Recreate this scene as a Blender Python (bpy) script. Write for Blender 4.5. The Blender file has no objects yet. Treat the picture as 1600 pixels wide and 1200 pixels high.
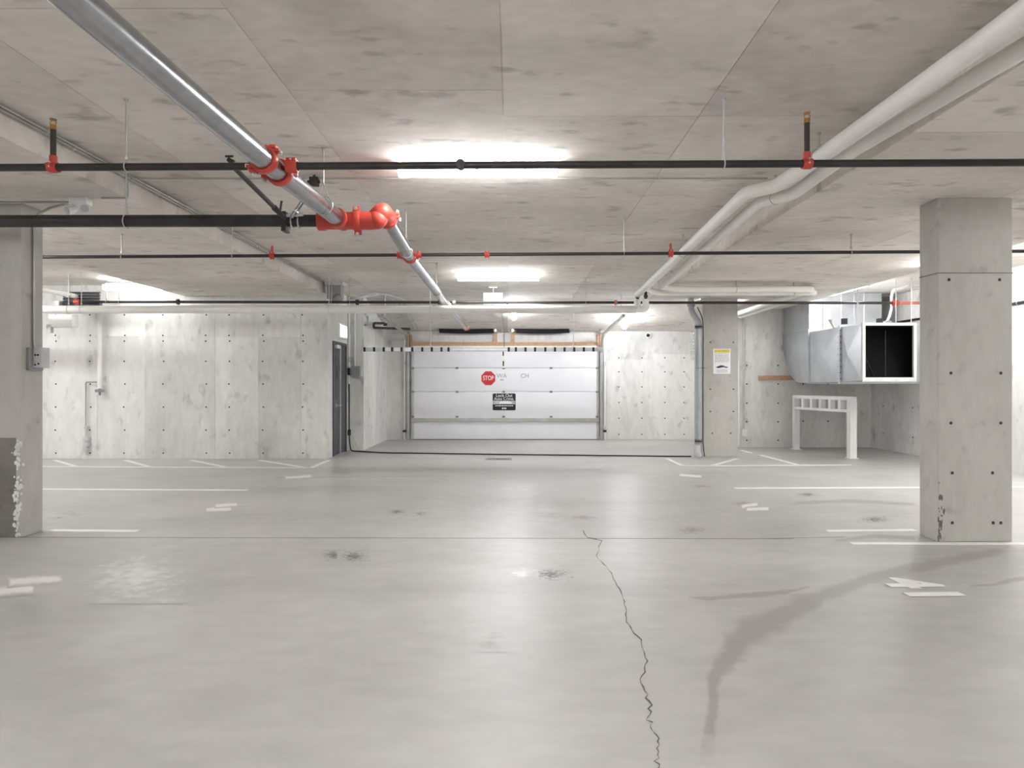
import bpy, bmesh, math, random
from mathutils import Vector, Matrix, noise

random.seed(7)
scene = bpy.context.scene
C = scene.collection

# ------------------------------------------------------------------ camera
F = 1067.0          # focal length in pixels of the 1600 px frame (24 mm on 36 mm)
CAMH = 1.43
cam_d = bpy.data.cameras.new('camera')
cam_d.lens = 24.0
cam_d.sensor_width = 36.0
cam_d.clip_end = 200
cam = bpy.data.objects.new('camera', cam_d)
C.objects.link(cam)
cam.location = (0, 0, CAMH)
cam.rotation_euler = (math.pi / 2, 0, 0)
scene.camera = cam

# ------------------------------------------------------------------ world, exposure
w = bpy.data.worlds.new('world')
scene.world = w
w.use_nodes = True
w.node_tree.nodes['Background'].inputs[0].default_value = (0.8, 0.82, 0.85, 1)
w.node_tree.nodes['Background'].inputs[1].default_value = 0.05
scene.view_settings.view_transform = 'Standard'
scene.view_settings.look = 'None'
scene.view_settings.exposure = 1.95
scene.view_settings.gamma = 1.0
scene.view_settings.use_curve_mapping = False
LAMP = 17.5         # emission of the tube-light diffusers
SPOT = 85.0         # emission of the two small lamps by the garage door

# ------------------------------------------------------------------ measures
H = 3.316           # ceiling over the lane
S = 3.12            # soffit of the two dropped bands
DB = 17.5           # plane of the garage door
DL = 13.04          # wall at left, behind the stalls
DR = 15.4           # wall of the right recess
XR = 8.1            # right side wall
XL = -10.5
YB = -9.0

def P(px, py, d):
    return Vector(((px - 800) * d / F, d, CAMH + (600 - py) * d / F))

def G(px, py, z=0.0):
    d = (CAMH - z) * F / (py - 600.0)
    return Vector(((px - 800) * d / F, d, z))

# ------------------------------------------------------------------ materials
def lin(c):
    c = c / 255.0
    return c / 12.92 if c <= 0.04045 else ((c + 0.055) / 1.055) ** 2.4

def rgb(r, g, b):
    return (lin(r), lin(g), lin(b), 1.0)

M = {}

def nodes(name):
    m = bpy.data.materials.new(name)
    m.use_nodes = True
    nt = m.node_tree
    return m, nt, nt.nodes['Principled BSDF']

def plain(name, col, rough=0.5, metal=0.0, var=0.12, scale=6.0, bump=0.0, emit=None):
    m, nt, b = nodes(name)
    g = nt.nodes.new('ShaderNodeNewGeometry')
    n = nt.nodes.new('ShaderNodeTexNoise')
    n.inputs['Scale'].default_value = scale
    n.inputs['Detail'].default_value = 4
    nt.links.new(g.outputs['Position'], n.inputs['Vector'])
    r = nt.nodes.new('ShaderNodeValToRGB')
    r.color_ramp.elements[0].position = 0.3
    r.color_ramp.elements[1].position = 0.7
    r.color_ramp.elements[0].color = tuple(c * (1 - var) for c in col[:3]) + (1,)
    r.color_ramp.elements[1].color = tuple(min(1, c * (1 + var)) for c in col[:3]) + (1,)
    nt.links.new(n.outputs['Fac'], r.inputs['Fac'])
    nt.links.new(r.outputs['Color'], b.inputs['Base Color'])
    b.inputs['Roughness'].default_value = rough
    b.inputs['Metallic'].default_value = metal
    if bump:
        bp = nt.nodes.new('ShaderNodeBump')
        bp.inputs['Strength'].default_value = bump
        bp.inputs['Distance'].default_value = 0.01
        nt.links.new(n.outputs['Fac'], bp.inputs['Height'])
        nt.links.new(bp.outputs['Normal'], b.inputs['Normal'])
    if emit:
        b.inputs['Emission Color'].default_value = emit[0]
        b.inputs['Emission Strength'].default_value = emit[1]
    M[name] = m
    return m

def concrete(name, dark, light, stretch=(1, 1, 1), scale=1.0, rough=0.85, bump=0.25, spots=0.35, spot_stretch=(1, 1, 1), tint=0.05, spec=0.3, spot_scale=5.0, spot_lo=0.62):
    """Cast concrete: slow blotches, finer streaks, sparse dark marks, a slight tone of its own for each panel."""
    m, nt, b = nodes(name)
    L = nt.links
    g = nt.nodes.new('ShaderNodeNewGeometry')
    mp = nt.nodes.new('ShaderNodeMapping')
    mp.inputs['Scale'].default_value = stretch
    L.new(g.outputs['Position'], mp.inputs['Vector'])
    n1 = nt.nodes.new('ShaderNodeTexNoise')
    n1.inputs['Scale'].default_value = 0.55 * scale
    n1.inputs['Detail'].default_value = 8
    n1.inputs['Roughness'].default_value = 0.6
    n1.inputs['Distortion'].default_value = 0.6
    L.new(mp.outputs['Vector'], n1.inputs['Vector'])
    n2 = nt.nodes.new('ShaderNodeTexNoise')
    n2.inputs['Scale'].default_value = 9 * scale
    n2.inputs['Detail'].default_value = 6
    L.new(mp.outputs['Vector'], n2.inputs['Vector'])
    add = nt.nodes.new('ShaderNodeMath'); add.operation = 'MULTIPLY_ADD'
    add.inputs[1].default_value = 0.35
    L.new(n2.outputs['Fac'], add.inputs[0]); L.new(n1.outputs['Fac'], add.inputs[2])
    oi = nt.nodes.new('ShaderNodeObjectInfo')
    ad2 = nt.nodes.new('ShaderNodeMath'); ad2.operation = 'MULTIPLY_ADD'
    ad2.inputs[1].default_value = tint * 4
    L.new(oi.outputs['Random'], ad2.inputs[0]); L.new(add.outputs[0], ad2.inputs[2])
    r = nt.nodes.new('ShaderNodeValToRGB')
    r.color_ramp.elements[0].position = 0.42
    r.color_ramp.elements[0].color = dark
    r.color_ramp.elements[1].position = 0.98
    r.color_ramp.elements[1].color = light
    L.new(ad2.outputs[0], r.inputs['Fac'])
    # sparse dark marks
    mp2 = nt.nodes.new('ShaderNodeMapping')
    mp2.inputs['Scale'].default_value = spot_stretch
    L.new(g.outputs['Position'], mp2.inputs['Vector'])
    n3 = nt.nodes.new('ShaderNodeTexNoise')
    n3.inputs['Scale'].default_value = spot_scale
    n3.inputs['Detail'].default_value = 3
    L.new(mp2.outputs['Vector'], n3.inputs['Vector'])
    mr = nt.nodes.new('ShaderNodeMapRange')
    mr.inputs['From Min'].default_value = spot_lo
    mr.inputs['From Max'].default_value = spot_lo + 0.13
    mr.inputs['To Min'].default_value = 0
    mr.inputs['To Max'].default_value = spots
    L.new(n3.outputs['Fac'], mr.inputs['Value'])
    mx = nt.nodes.new('ShaderNodeMix'); mx.data_type = 'RGBA'
    L.new(mr.outputs['Result'], mx.inputs[0])
    L.new(r.outputs['Color'], mx.inputs[6])
    mx.inputs[7].default_value = tuple(c * 0.45 for c in dark[:3]) + (1,)
    L.new(mx.outputs[2], b.inputs['Base Color'])
    b.inputs['Roughness'].default_value = rough
    b.inputs['Specular IOR Level'].default_value = spec
    bp = nt.nodes.new('ShaderNodeBump')
    bp.inputs['Strength'].default_value = bump
    bp.inputs['Distance'].default_value = 0.01
    L.new(add.outputs[0], bp.inputs['Height'])
    L.new(bp.outputs['Normal'], b.inputs['Normal'])
    M[name] = m
    return m

concrete('wall_concrete', rgb(188, 186, 182), rgb(240, 239, 235), stretch=(1, 1, 0.35), scale=1.3, spots=0.4, spot_stretch=(1, 1, .6), spot_lo=.6)
concrete('ceiling_concrete', rgb(192, 185, 176), rgb(240, 234, 226), stretch=(0.6, 1, 1), scale=1.3, spots=0.48, spot_stretch=(0.8, 1.5, 1), spot_scale=4.0, spot_lo=0.6)
concrete('column_concrete', rgb(168, 165, 158), rgb(204, 202, 196), stretch=(1, 1, 0.4), scale=1.4, spots=0.35)
FLOOR = dict(dark=rgb(164, 162, 159), light=rgb(202, 200, 197), stretch=(0.5, 1, 1), scale=0.9, rough=0.38, bump=0.05, spots=0.1, tint=0, spec=0.4, spot_scale=1.2, spot_lo=0.55)
concrete('floor_concrete', **FLOOR)
concrete('dark_patch', rgb(90, 86, 80), rgb(130, 125, 118), scale=3)
concrete('dark_concrete', rgb(112, 108, 103), rgb(140, 136, 130), scale=2)
plain('groove', rgb(110, 104, 96), 0.9)
plain('hole', rgb(70, 68, 64), 0.9)
plain('crack', rgb(105, 99, 92), 0.9)
plain('line_paint', rgb(238, 237, 230), 0.6, var=0.06, scale=9)
plain('galvanized', rgb(168, 170, 173), 0.25, 0.95, var=0.1, scale=14)
plain('duct_steel', rgb(200, 204, 208), 0.38, 0.75, var=0.1, scale=2.5)
plain('conduit', rgb(185, 183, 178), 0.4, 0.7)
plain('black_pipe', rgb(58, 54, 52), 0.42, 0.3, var=0.25)
plain('black', rgb(28, 28, 28), 0.6)
plain('dark_inside', rgb(22, 22, 23), 0.95)  # near-black, paints the shade inside hollow parts
plain('rubber', rgb(40, 40, 40), 0.8)
plain('red', rgb(200, 72, 58), 0.45, var=0.12)
plain('pink_red', rgb(216, 120, 100), 0.5)
plain('bolt', rgb(220, 220, 218), 0.3, 0.8)
plain('brass', rgb(180, 135, 85), 0.35, 0.8)
plain('jacket', rgb(240, 238, 232), 0.5, var=0.04, scale=5)
plain('white_paint', rgb(240, 240, 238), 0.45, var=0.03)
plain('door_white', rgb(240, 241, 243), 0.4, var=0.02, scale=3)
plain('grey_box', rgb(150, 151, 150), 0.5, 0.1)
plain('light_grey', rgb(205, 206, 206), 0.5, 0.1)
plain('door_grey', rgb(74, 76, 82), 0.45, 0.1)
plain('drain_grey', rgb(176, 180, 184), 0.45, 0.1)
plain('wood', rgb(198, 160, 128), 0.7, var=0.15, scale=18)
plain('track_steel', rgb(190, 190, 186), 0.35, 0.8)
plain('spring', rgb(40, 38, 40), 0.5, 0.3)
plain('sign_red', rgb(205, 40, 48), 0.4)
plain('sign_white', rgb(245, 245, 245), 0.4, var=0.01)
plain('sign_black', rgb(30, 30, 32), 0.4)
plain('sign_yellow', rgb(222, 204, 70), 0.5)
plain('sign_grey', rgb(150, 150, 152), 0.5)
plain('faded_print', rgb(172, 174, 176), 0.6)
plain('housing', rgb(232, 232, 230), 0.5, var=0.03)
plain('diffuser', rgb(255, 255, 255), 0.4, var=0, emit=(rgb(248, 249, 252), LAMP))
plain('diffuser_dim', rgb(255, 255, 255), 0.4, var=0, emit=(rgb(248, 249, 252), LAMP * 0.6))
plain('diffuser_faint', rgb(255, 255, 255), 0.4, var=0, emit=(rgb(248, 249, 252), LAMP * 0.4))
plain('lamp_glass', rgb(255, 255, 255), 0.3, var=0, emit=(rgb(245, 248, 255), SPOT))
plain('exit_green', rgb(190, 232, 216), 0.4, var=0.02, emit=(rgb(140, 225, 190), 0.35))
plain('exit_white', rgb(245, 250, 248), 0.4, var=0.0, emit=(rgb(235, 255, 245), 0.8))
plain('exit_red', rgb(225, 150, 140), 0.5, emit=(rgb(255, 90, 70), 0.3))
plain('glass_dark', rgb(60, 66, 70), 0.15)

# ------------------------------------------------------------------ helpers
def root_loc(o):
    while o.parent:
        o = o.parent
    return o.location.copy()

def obj(name, bm, mat, parent=None, smooth=35):
    """Link a bmesh (built in world coordinates) as one mesh object."""
    me = bpy.data.meshes.new(name)
    bmesh.ops.recalc_face_normals(bm, faces=bm.faces[:])
    bm.to_mesh(me)
    bm.free()
    me.materials.append(M[mat])
    o = bpy.data.objects.new(name, me)
    C.objects.link(o)
    if parent:
        me.transform(Matrix.Translation(-root_loc(parent)))
        o.parent = parent
    else:
        vs = [v.co for v in me.vertices]
        lo = Vector([min(v[i] for v in vs) for i in range(3)])
        hi = Vector([max(v[i] for v in vs) for i in range(3)])
        loc = Vector(((lo.x + hi.x) / 2, (lo.y + hi.y) / 2, lo.z))
        me.transform(Matrix.Translation(-loc))
        o.location = loc
    if smooth:
        for p in me.polygons:
            p.use_smooth = True
        me.set_sharp_from_angle(angle=math.radians(smooth))
    return o

def tag(o, label, cat, group=None, kind=None):
    o['label'] = label
    o['category'] = cat
    if group: o['group'] = group
    if kind: o['kind'] = kind
    return o

def thing(name, label, cat, loc, group=None, kind=None):
    o = bpy.data.objects.new(name, None)
    o.empty_display_size = 0.1
    C.objects.link(o)
    o.location = loc
    return tag(o, label, cat, group, kind)

def B():
    return bmesh.new()

def box(bm, x0, x1, y0, y1, z0, z1, bev=0.0, rot=None, about=None):
    r = bmesh.ops.create_cube(bm, size=1.0)
    vs = r['verts']
    c = Vector(((x0 + x1) / 2, (y0 + y1) / 2, (z0 + z1) / 2))
    for v in vs:
        v.co = Vector((v.co.x * (x1 - x0), v.co.y * (y1 - y0), v.co.z * (z1 - z0))) + c
    if bev:
        es = list({e for v in vs for e in v.link_edges})
        q = bmesh.ops.bevel(bm, geom=es, offset=bev, segments=2, affect='EDGES', profile=0.7)
        vs = list({v for f in q['faces'] for v in f.verts} | {v for v in vs if v.is_valid})
    if rot is not None:
        a = about if about is not None else c
        bmesh.ops.rotate(bm, verts=vs, cent=a, matrix=rot)
    return bm

def bar(bm, a, b, wx, wz, bev=0.0):
    """A square bar from a to b; wx is its width sideways, wz its height."""
    a, b = Vector(a), Vector(b)
    d = (b - a)
    L_ = d.length
    d.normalize()
    up = Vector((0, 0, 1)) if abs(d.z) < 0.95 else Vector((0, 1, 0))
    s = d.cross(up).normalized()
    u = s.cross(d).normalized()
    r = bmesh.ops.create_cube(bm, size=1.0)
    c = (a + b) / 2
    vs = r['verts']
    for v in vs:
        v.co = c + d * (v.co.y * L_) + s * (v.co.x * wx) + u * (v.co.z * wz)
    if bev:
        es = list({e for v in vs for e in v.link_edges})
        bmesh.ops.bevel(bm, geom=es, offset=bev, segments=2, affect='EDGES', profile=0.7)
    return bm

def fillet(pts, rad, n=6):
    pts = [Vector(p) for p in pts]
    out = [pts[0]]
    for i in range(1, len(pts) - 1):
        p0, p, p1 = pts[i - 1], pts[i], pts[i + 1]
        a, b = (p0 - p), (p1 - p)
        t = min(rad, a.length * 0.45, b.length * 0.45)
        A, E = p + a.normalized() * t, p + b.normalized() * t
        for k in range(n + 1):
            s = k / n
            out.append(A * (1 - s) ** 2 + p * 2 * s * (1 - s) + E * s ** 2)
    out.append(pts[-1])
    return out

def sweep(bm, pts, r, seg=14, rad=None, caps=True):
    """A round tube along pts; r a number or one radius per point."""
    if rad:
        pts = fillet(pts, rad)
    pts = [Vector(p) for p in pts]
    n = len(pts)
    rs = r if isinstance(r, (list, tuple)) else [r] * n  # inner sheet painted black to stand for shade inside the duct
    t0 = (pts[1] - pts[0]).normalized()
    ref = Vector((0, 0, 1)) if abs(t0.z) < 0.9 else Vector((1, 0, 0))
    u = t0.cross(ref).normalized()
    rings = []
    for i in range(n):
        if i == 0: t = pts[1] - pts[0]
        elif i == n - 1: t = pts[-1] - pts[-2]
        else: t = (pts[i + 1] - pts[i]).normalized() + (pts[i] - pts[i - 1]).normalized()
        t.normalize()
        u = (u - t * u.dot(t)).normalized()
        v = t.cross(u)
        rings.append([bm.verts.new(pts[i] + (u * math.cos(2 * math.pi * k / seg) + v * math.sin(2 * math.pi * k / seg)) * rs[i]) for k in range(seg)])
    for i in range(n - 1):
        for k in range(seg):
            bm.faces.new((rings[i][k], rings[i][(k + 1) % seg], rings[i + 1][(k + 1) % seg], rings[i + 1][k]))
    if caps:
        bm.faces.new(rings[0][::-1])
        bm.faces.new(rings[-1])
    return bm

def cyl(bm, a, b, r, seg=14):
    return sweep(bm, [a, b], r, seg)

def ring(bm, c, axis, r, t, seg=20, tseg=8):
    """A torus."""
    axis = Vector(axis).normalized()
    ref = Vector((0, 0, 1)) if abs(axis.z) < 0.9 else Vector((1, 0, 0))
    u = axis.cross(ref).normalized(); v = axis.cross(u)
    rows = []
    for i in range(seg):
        a = 2 * math.pi * i / seg
        e = u * math.cos(a) + v * math.sin(a)
        rows.append([bm.verts.new(Vector(c) + e * (r + t * math.cos(2 * math.pi * k / tseg)) + axis * (t * math.sin(2 * math.pi * k / tseg))) for k in range(tseg)])
    for i in range(seg):
        for k in range(tseg):
            bm.faces.new((rows[i][k], rows[(i + 1) % seg][k], rows[(i + 1) % seg][(k + 1) % tseg], rows[i][(k + 1) % tseg]))
    return bm

def prism(bm, poly, axis_vec):
    """Extrude a planar polygon (list of points) along a vector."""
    axis_vec = Vector(axis_vec)
    a = [bm.verts.new(Vector(p)) for p in poly]
    b = [bm.verts.new(Vector(p) + axis_vec) for p in poly]
    n = len(poly)
    bm.faces.new(a[::-1]); bm.faces.new(b)
    for i in range(n):
        bm.faces.new((a[i], a[(i + 1) % n], b[(i + 1) % n], b[i]))
    return bm

def ball(bm, c, r, seg=14, scale=(1, 1, 1)):
    q = bmesh.ops.create_uvsphere(bm, u_segments=seg, v_segments=max(6, seg // 2), radius=1)
    for v in q['verts']:
        v.co = Vector(c) + Vector((v.co.x * r * scale[0], v.co.y * r * scale[1], v.co.z * r * scale[2]))
    return bm

def text_bm(s, size, origin, xdir, ydir, extrude=0.001, align='CENTER', shear=0.0, wx=1.0, bold=0.012):
    cu = bpy.data.curves.new('lettering', 'FONT')
    cu.body = s
    cu.size = size
    cu.align_x = align
    cu.align_y = 'CENTER'
    cu.extrude = extrude
    cu.resolution_u = 3
    cu.offset = size * bold
    ob = bpy.data.objects.new('lettering', cu)
    C.objects.link(ob)
    dg = bpy.context.evaluated_depsgraph_get()
    me = bpy.data.meshes.new_from_object(ob.evaluated_get(dg))
    bpy.data.objects.remove(ob)
    bpy.data.curves.remove(cu)
    x, y = Vector(xdir).normalized(), Vector(ydir).normalized()
    z = x.cross(y)
    m = Matrix(((x.x, y.x, z.x, origin[0]), (x.y, y.y, z.y, origin[1]), (x.z, y.z, z.z, origin[2]), (0, 0, 0, 1)))
    me.transform(m @ Matrix.Diagonal((wx, 1, 1, 1)))
    bm = B()
    bm.from_mesh(me)
    bpy.data.meshes.remove(me)
    return bm

def panels(parent, axis, plane, us, vs_of, thick, gap, mat):
    """Form-panel imprints as thin slabs: us are joints along the first direction, vs_of(i) the joints of column i."""
    for i in range(len(us) - 1):
        vs = vs_of(i)
        for j in range(len(vs) - 1):
            u0, u1, v0, v1 = us[i] + gap / 2, us[i + 1] - gap / 2, vs[j] + gap / 2, vs[j + 1] - gap / 2
            bm = B()
            if axis == 'z': box(bm, u0, u1, v0, v1, plane - thick, plane + 0.0)
            elif axis == 'y': box(bm, u0, u1, plane - thick, plane, v0, v1)
            elif axis == 'x': box(bm, plane - thick, plane, u0, u1, v0, v1)
            obj('panel', bm, mat, parent, smooth=0)

def tie_holes(parent, pts, normal, r=0.017):
    bm = B()
    n = Vector(normal)
    for p in pts:
        p = Vector(p)
        sweep(bm, [p - n * 0.004, p + n * 0.0015], r, 8)
    o = obj('tie_holes', bm, 'hole', parent, smooth=0)
    o['kind'] = 'stuff'
    return o

# ================================================================== STRUCTURE
# ---- floor
bm = B(); box(bm, XL - 0.3, XR + 0.3, YB - 0.3, DB + 0.6, -0.25, 0.0)
floor = obj('floor', bm, 'floor_concrete', smooth=0)
tag(floor, 'pale worn concrete garage floor with cracks, stains and painted lines', 'floor', kind='structure')

# ---- ceiling over the lane, with plywood form panels
bm = B(); box(bm, XL - 0.3, XR + 0.3, YB - 0.3, DB + 0.6, H, H + 0.3)
ceiling = obj('ceiling', bm, 'ceiling_concrete', smooth=0)
tag(ceiling, 'board-marked concrete ceiling slab over the driving lane', 'ceiling', kind='structure')
cx = [-3.48, -2.8, -1.43, -0.06, 1.31, 2.68]
def clane(i):
    off = [0.4, 1.0, -0.05, 0.37, 0.37][i]
    return [-8.9] + [off + k * 2.0 - 6.0 + 0.42 for k in range(0, 10)] + [14.95]
panels(ceiling, 'z', H, cx, clane, 0.005, 0.006, 'ceiling_concrete')

# ---- dropped bands at left and right
def band(name, poly, label, us, vs):
    bm = B(); prism(bm, [(x, y, S) for x, y in poly], (0, 0, H - S))
    o = obj(name, bm, 'ceiling_concrete', smooth=0)
    tag(o, label, 'ceiling', kind='structure')
    panels(o, 'z', S, us, lambda i: vs, 0.005, 0.006, 'ceiling_concrete')
    return o
band('ceiling_band', [(-6.28, YB), (-3.48, YB), (-3.48, DL), (-6.28, DL)], 'dropped concrete ceiling band above the left column', [-6.28, -4.88, -3.48], [-8.9, -6, -4, -2, 0, 2.2, 4.57, 6.2, 8.6, 10.8, 13.0])
band('ceiling_band', [(2.68, YB), (6.1, YB), (6.1, DR), (4.75, DR), (4.75, 13.6), (2.68, 13.6)], 'dropped concrete ceiling band above the right column', [2.68, 4.4, 6.1], [-8.9, -6, -4, -2, 0, 2.2, 4.57, 6.2, 8.6, 10.8, 13.4])

# ---- sloping ceiling in front of the garage door
bm = B()
prism(bm, [(-3.9, 15.0, H + 0.05), (-3.9, 15.0, H - 0.004), (-3.9, 17.6, 2.78), (-3.9, 17.6, H + 0.05)], (8.65 + 0.3, 0, 0))
o = obj('ceiling_slope', bm, 'ceiling_concrete', smooth=0)
tag(o, 'concrete ceiling sloping down towards the garage door', 'ceiling', kind='structure')

# ---- walls
def wall(name, x0, x1, y0, y1, label, z1=H, mat='wall_concrete'):
    bm = B(); box(bm, x0, x1, y0, y1, 0, z1)
    o = obj(name, bm, mat, smooth=0)
    return tag(o, label, 'wall', kind='structure')

TH = 0.006
wl = wall('wall_left', XL, -3.53, DL + TH, DL + 0.5, 'pale cast concrete wall behind the left parking stalls')
ux = [XL] + [(p - 800) * DL / F for p in (60, 152, 227, 336, 404, 470)] + [-3.53]
panels(wl, 'y', DL + TH, ux, lambda i: [0.0, 2.32 if i % 2 else 2.33, H - 0.002], TH, 0.007, 'wall_concrete')
tie_holes(wl, [P(x + random.uniform(-1, 1), y, DL) for x in (87, 141, 194, 255, 322, 358, 411, 473) for y in (492, 524, 533, 564.5, 600, 636, 672, 708)], (0, -1, 0), 0.016)
# side wall with the steel door, then a jog, then the entry side wall
wd = wall('wall_door_side', -4.2, -3.53, DL + 0.5, 14.75, 'short concrete return wall holding the grey steel door')
we = wall('wall_entry', -4.2, -3.2, 14.72, DB + 0.5, 'concrete side wall left of the garage door')
tie_holes(we, [Vector((-3.2, y, z)) for y in (15.3, 16.2, 17.0) for z in (0.5, 1.1, 1.7)], (1, 0, 0), 0.014)
wb = wall('wall_back', -3.2, 5.3, DB + 0.06 + TH, DB + 0.6, 'concrete end wall around the garage door')
pxs = [(p - 800) * (DB + .06) / F for p in (943, 1021, 1090)]
panels(wb, 'y', DB + 0.06 + TH, pxs, lambda i: [0.0, [2.05, 2.2][i], 2.78], TH, 0.008, 'wall_concrete')
tie_holes(wb, [P(x, y, DB + 0.06) for x in (967, 1003, 1039, 1069) for y in (559, 581, 604.5, 629, 653.5, 678.5)], (0, -1, 0), 0.018)
wr = wall('wall_recess', 4.75, XR, DR, DR + 0.5, 'concrete wall behind the ventilation duct')
tie_holes(wr, [P(x, y, DR) for x in (1167, 1216) for y in (571, 600, 630, 659, 688)] + [P(x, y, DR) for x in (1255, 1294) for y in (600, 658)], (0, -1, 0), 0.018)
wj = wall('wall_recess_return', 4.75, 5.3, DR + 0.5, DB + 0.06, 'concrete return wall between the recess and the end wall')
ws = wall('wall_right', XR, XR + 0.3, YB, DR + 0.5, 'concrete side wall beyond the right column')
tie_holes(ws, [Vector((XR, y, z)) for y in (9, 10.2, 11.4, 12.6, 13.8, 14.9) for z in (0.35, 0.95, 1.55, 2.15)], (-1, 0, 0), 0.018)
wall('wall_side_left', XL - 0.3, XL, YB, DL + 0.5, 'concrete side wall far left beyond the column')
wall('wall_rear', XL, XR, YB - 0.3, YB, 'concrete wall behind the viewpoint')

# ---- columns
def column(x0, x1, y0, y1, z1, label, cat='column', ch=0.012):
    bm = B(); box(bm, x0, x1, y0, y1, 0, z1, bev=ch)
    o = obj('concrete_column', bm, 'column_concrete', smooth=0)
    return tag(o, label, cat, kind='structure')

def zpx_(py, d): return CAMH + (600 - py) * d / F
cr = column(3.856, 4.53, 6.18, 6.46, S - 0.005, 'square concrete column at right with rows of tie holes')
tie_holes(cr, [P(x, y, 6.18) for x, y in ((1483, 437), (1562, 437), (1486, 583), (1564, 583), (1486, 661), (1564, 661), (1488, 739), (1551, 739), (1488, 817), (1552, 817), (1564, 817))], (0, -1, 0), 0.015)
bm = B(); box(bm, 3.853, 4.533, 6.177, 6.463, zpx_(427, 6.18), zpx_(426, 6.18)); obj('pour_joint', bm, 'groove', cr, smooth=0)
cl = column(-5.24, -4.57, 6.36, 6.65, S - 0.005, 'concrete column at left edge carrying a conduit and outlet box')
cp = column(3.74, 4.43, 13.4, 14.0, S - 0.005, 'concrete pier with a notice right of the garage door')
tie_holes(cp, [P(x, y, 13.4) for x, y in ((1110, 608), (1146, 608), (1110, 643), (1146, 643), (1113, 677), (1142, 677), (1110, 535), (1146, 535))], (0, -1, 0), 0.015)
# chipped arris and spalls on the near columns
bm = B()
for k in range(40):
    y = 845 - abs(random.gauss(0, 45))
    p = P(1467 + random.uniform(-1, 2) + max(0, 12 - abs(y - 800) * .25) * random.random() * .6, y, 6.179)
    ball(bm, p, random.uniform(0.003, 0.009), 6, (1, 0.15, random.uniform(1.5, 4)))
o = obj('spall', bm, 'dark_patch', cr); o['kind'] = 'stuff'
bm = B()
for k in range(90):
    y = random.uniform(686, 838)
    p = P(27 + random.gauss(0, 3.5), y, 6.36)
    ball(bm, p, random.uniform(0.006, 0.018), 6, (1, 0.4, 1.2))
o = obj('mortar_splash', bm, 'wall_concrete', cl); o['kind'] = 'stuff'
bm = B(); box(bm, -5.23, P(25, 0, 6.36).x, 6.3585, 6.37, 0.0, P(0, 684, 6.36).z)  # darker patch low on the column's front face
obj('lower_dark_patch', bm, 'dark_concrete', cl)

# ---- floor: painted lines, joints, crack, stains, numbers
def fpoly(name, pts, mat, parent=floor, z=0.0015):
    bm = B()
    prism(bm, [(p.x, p.y, 0.0002) for p in pts], (0, 0, z))
    return obj(name, bm, mat, parent, smooth=0)

def fline(a, b, width=0.1, mat='line_paint', name='parking_line', z=0.0032):
    A, E = G(*a), G(*b)
    d = (E - A); d.normalize()
    s = Vector((-d.y, d.x, 0)) * width / 2
    return fpoly(name, [A - s, E - s, E + s, A + s], mat, z=z)

for a, b in (((-60, 764), (387, 766)), ((80, 829), (215, 830)), ((30, 729), (480, 731)), ((486, 731), (514, 719)),
             ((85, 719), (118, 729)), ((195, 719), (235, 730)), ((298, 719), (355, 730.5)), ((404, 719), (478, 731)),
             ((1042, 716.5), (1066, 728)), ((1066, 728), (1112, 728)), ((1112, 728), (1152, 716.5)), ((1118, 728), (1330, 726.5)), ((1158, 703.5), (1175, 708)), ((1188, 711), (1245, 726)),
             ((1148, 763), (1640, 761)), ((1292, 830), (1430, 828.5)), ((1330, 849.5), (1640, 850))):
    fline(a, b, 0.09)
# saw-cut joints
for a, b in (((-400, 839), (1240, 842)), ((1180, 842), (1330, 839)), ((430, 746), (700, 744))):
    fline(a, b, 0.012, 'groove', 'joint', z=0.0008)

LAYER = [0.0]
def ribbon(name, pts, mat, z, uv=False):
    """pts: (px, py, half width px); each mark lies a hair above the one laid before it"""
    LAYER[0] += 0.00002
    z += LAYER[0]
    bm = B()
    L_, R_ = [], []
    n = len(pts)
    for i, (x, y, h) in enumerate(pts):
        x0, y0, _ = pts[max(0, i - 1)]; x1, y1, _ = pts[min(n - 1, i + 1)]
        dx_, dy_ = x1 - x0, y1 - y0
        ln = math.hypot(dx_, dy_) or 1
        nx_, ny_ = -dy_ / ln * h, dx_ / ln * h
        L_.append(bm.verts.new(G(x + nx_, y + ny_) + Vector((0, 0, z))))
        R_.append(bm.verts.new(G(x - nx_, y - ny_) + Vector((0, 0, z))))
    ul = bm.loops.layers.uv.new('UVMap')
    for i in range(n - 1):
        f = bm.faces.new((L_[i], R_[i], R_[i + 1], L_[i + 1]))
        for lp, (u, v) in zip(f.loops, ((i, 1), (i, 0), (i + 1, 0), (i + 1, 1))):
            lp[ul].uv = (u / (n - 1), v)
    return obj(name, bm, mat, floor, smooth=0)

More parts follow.
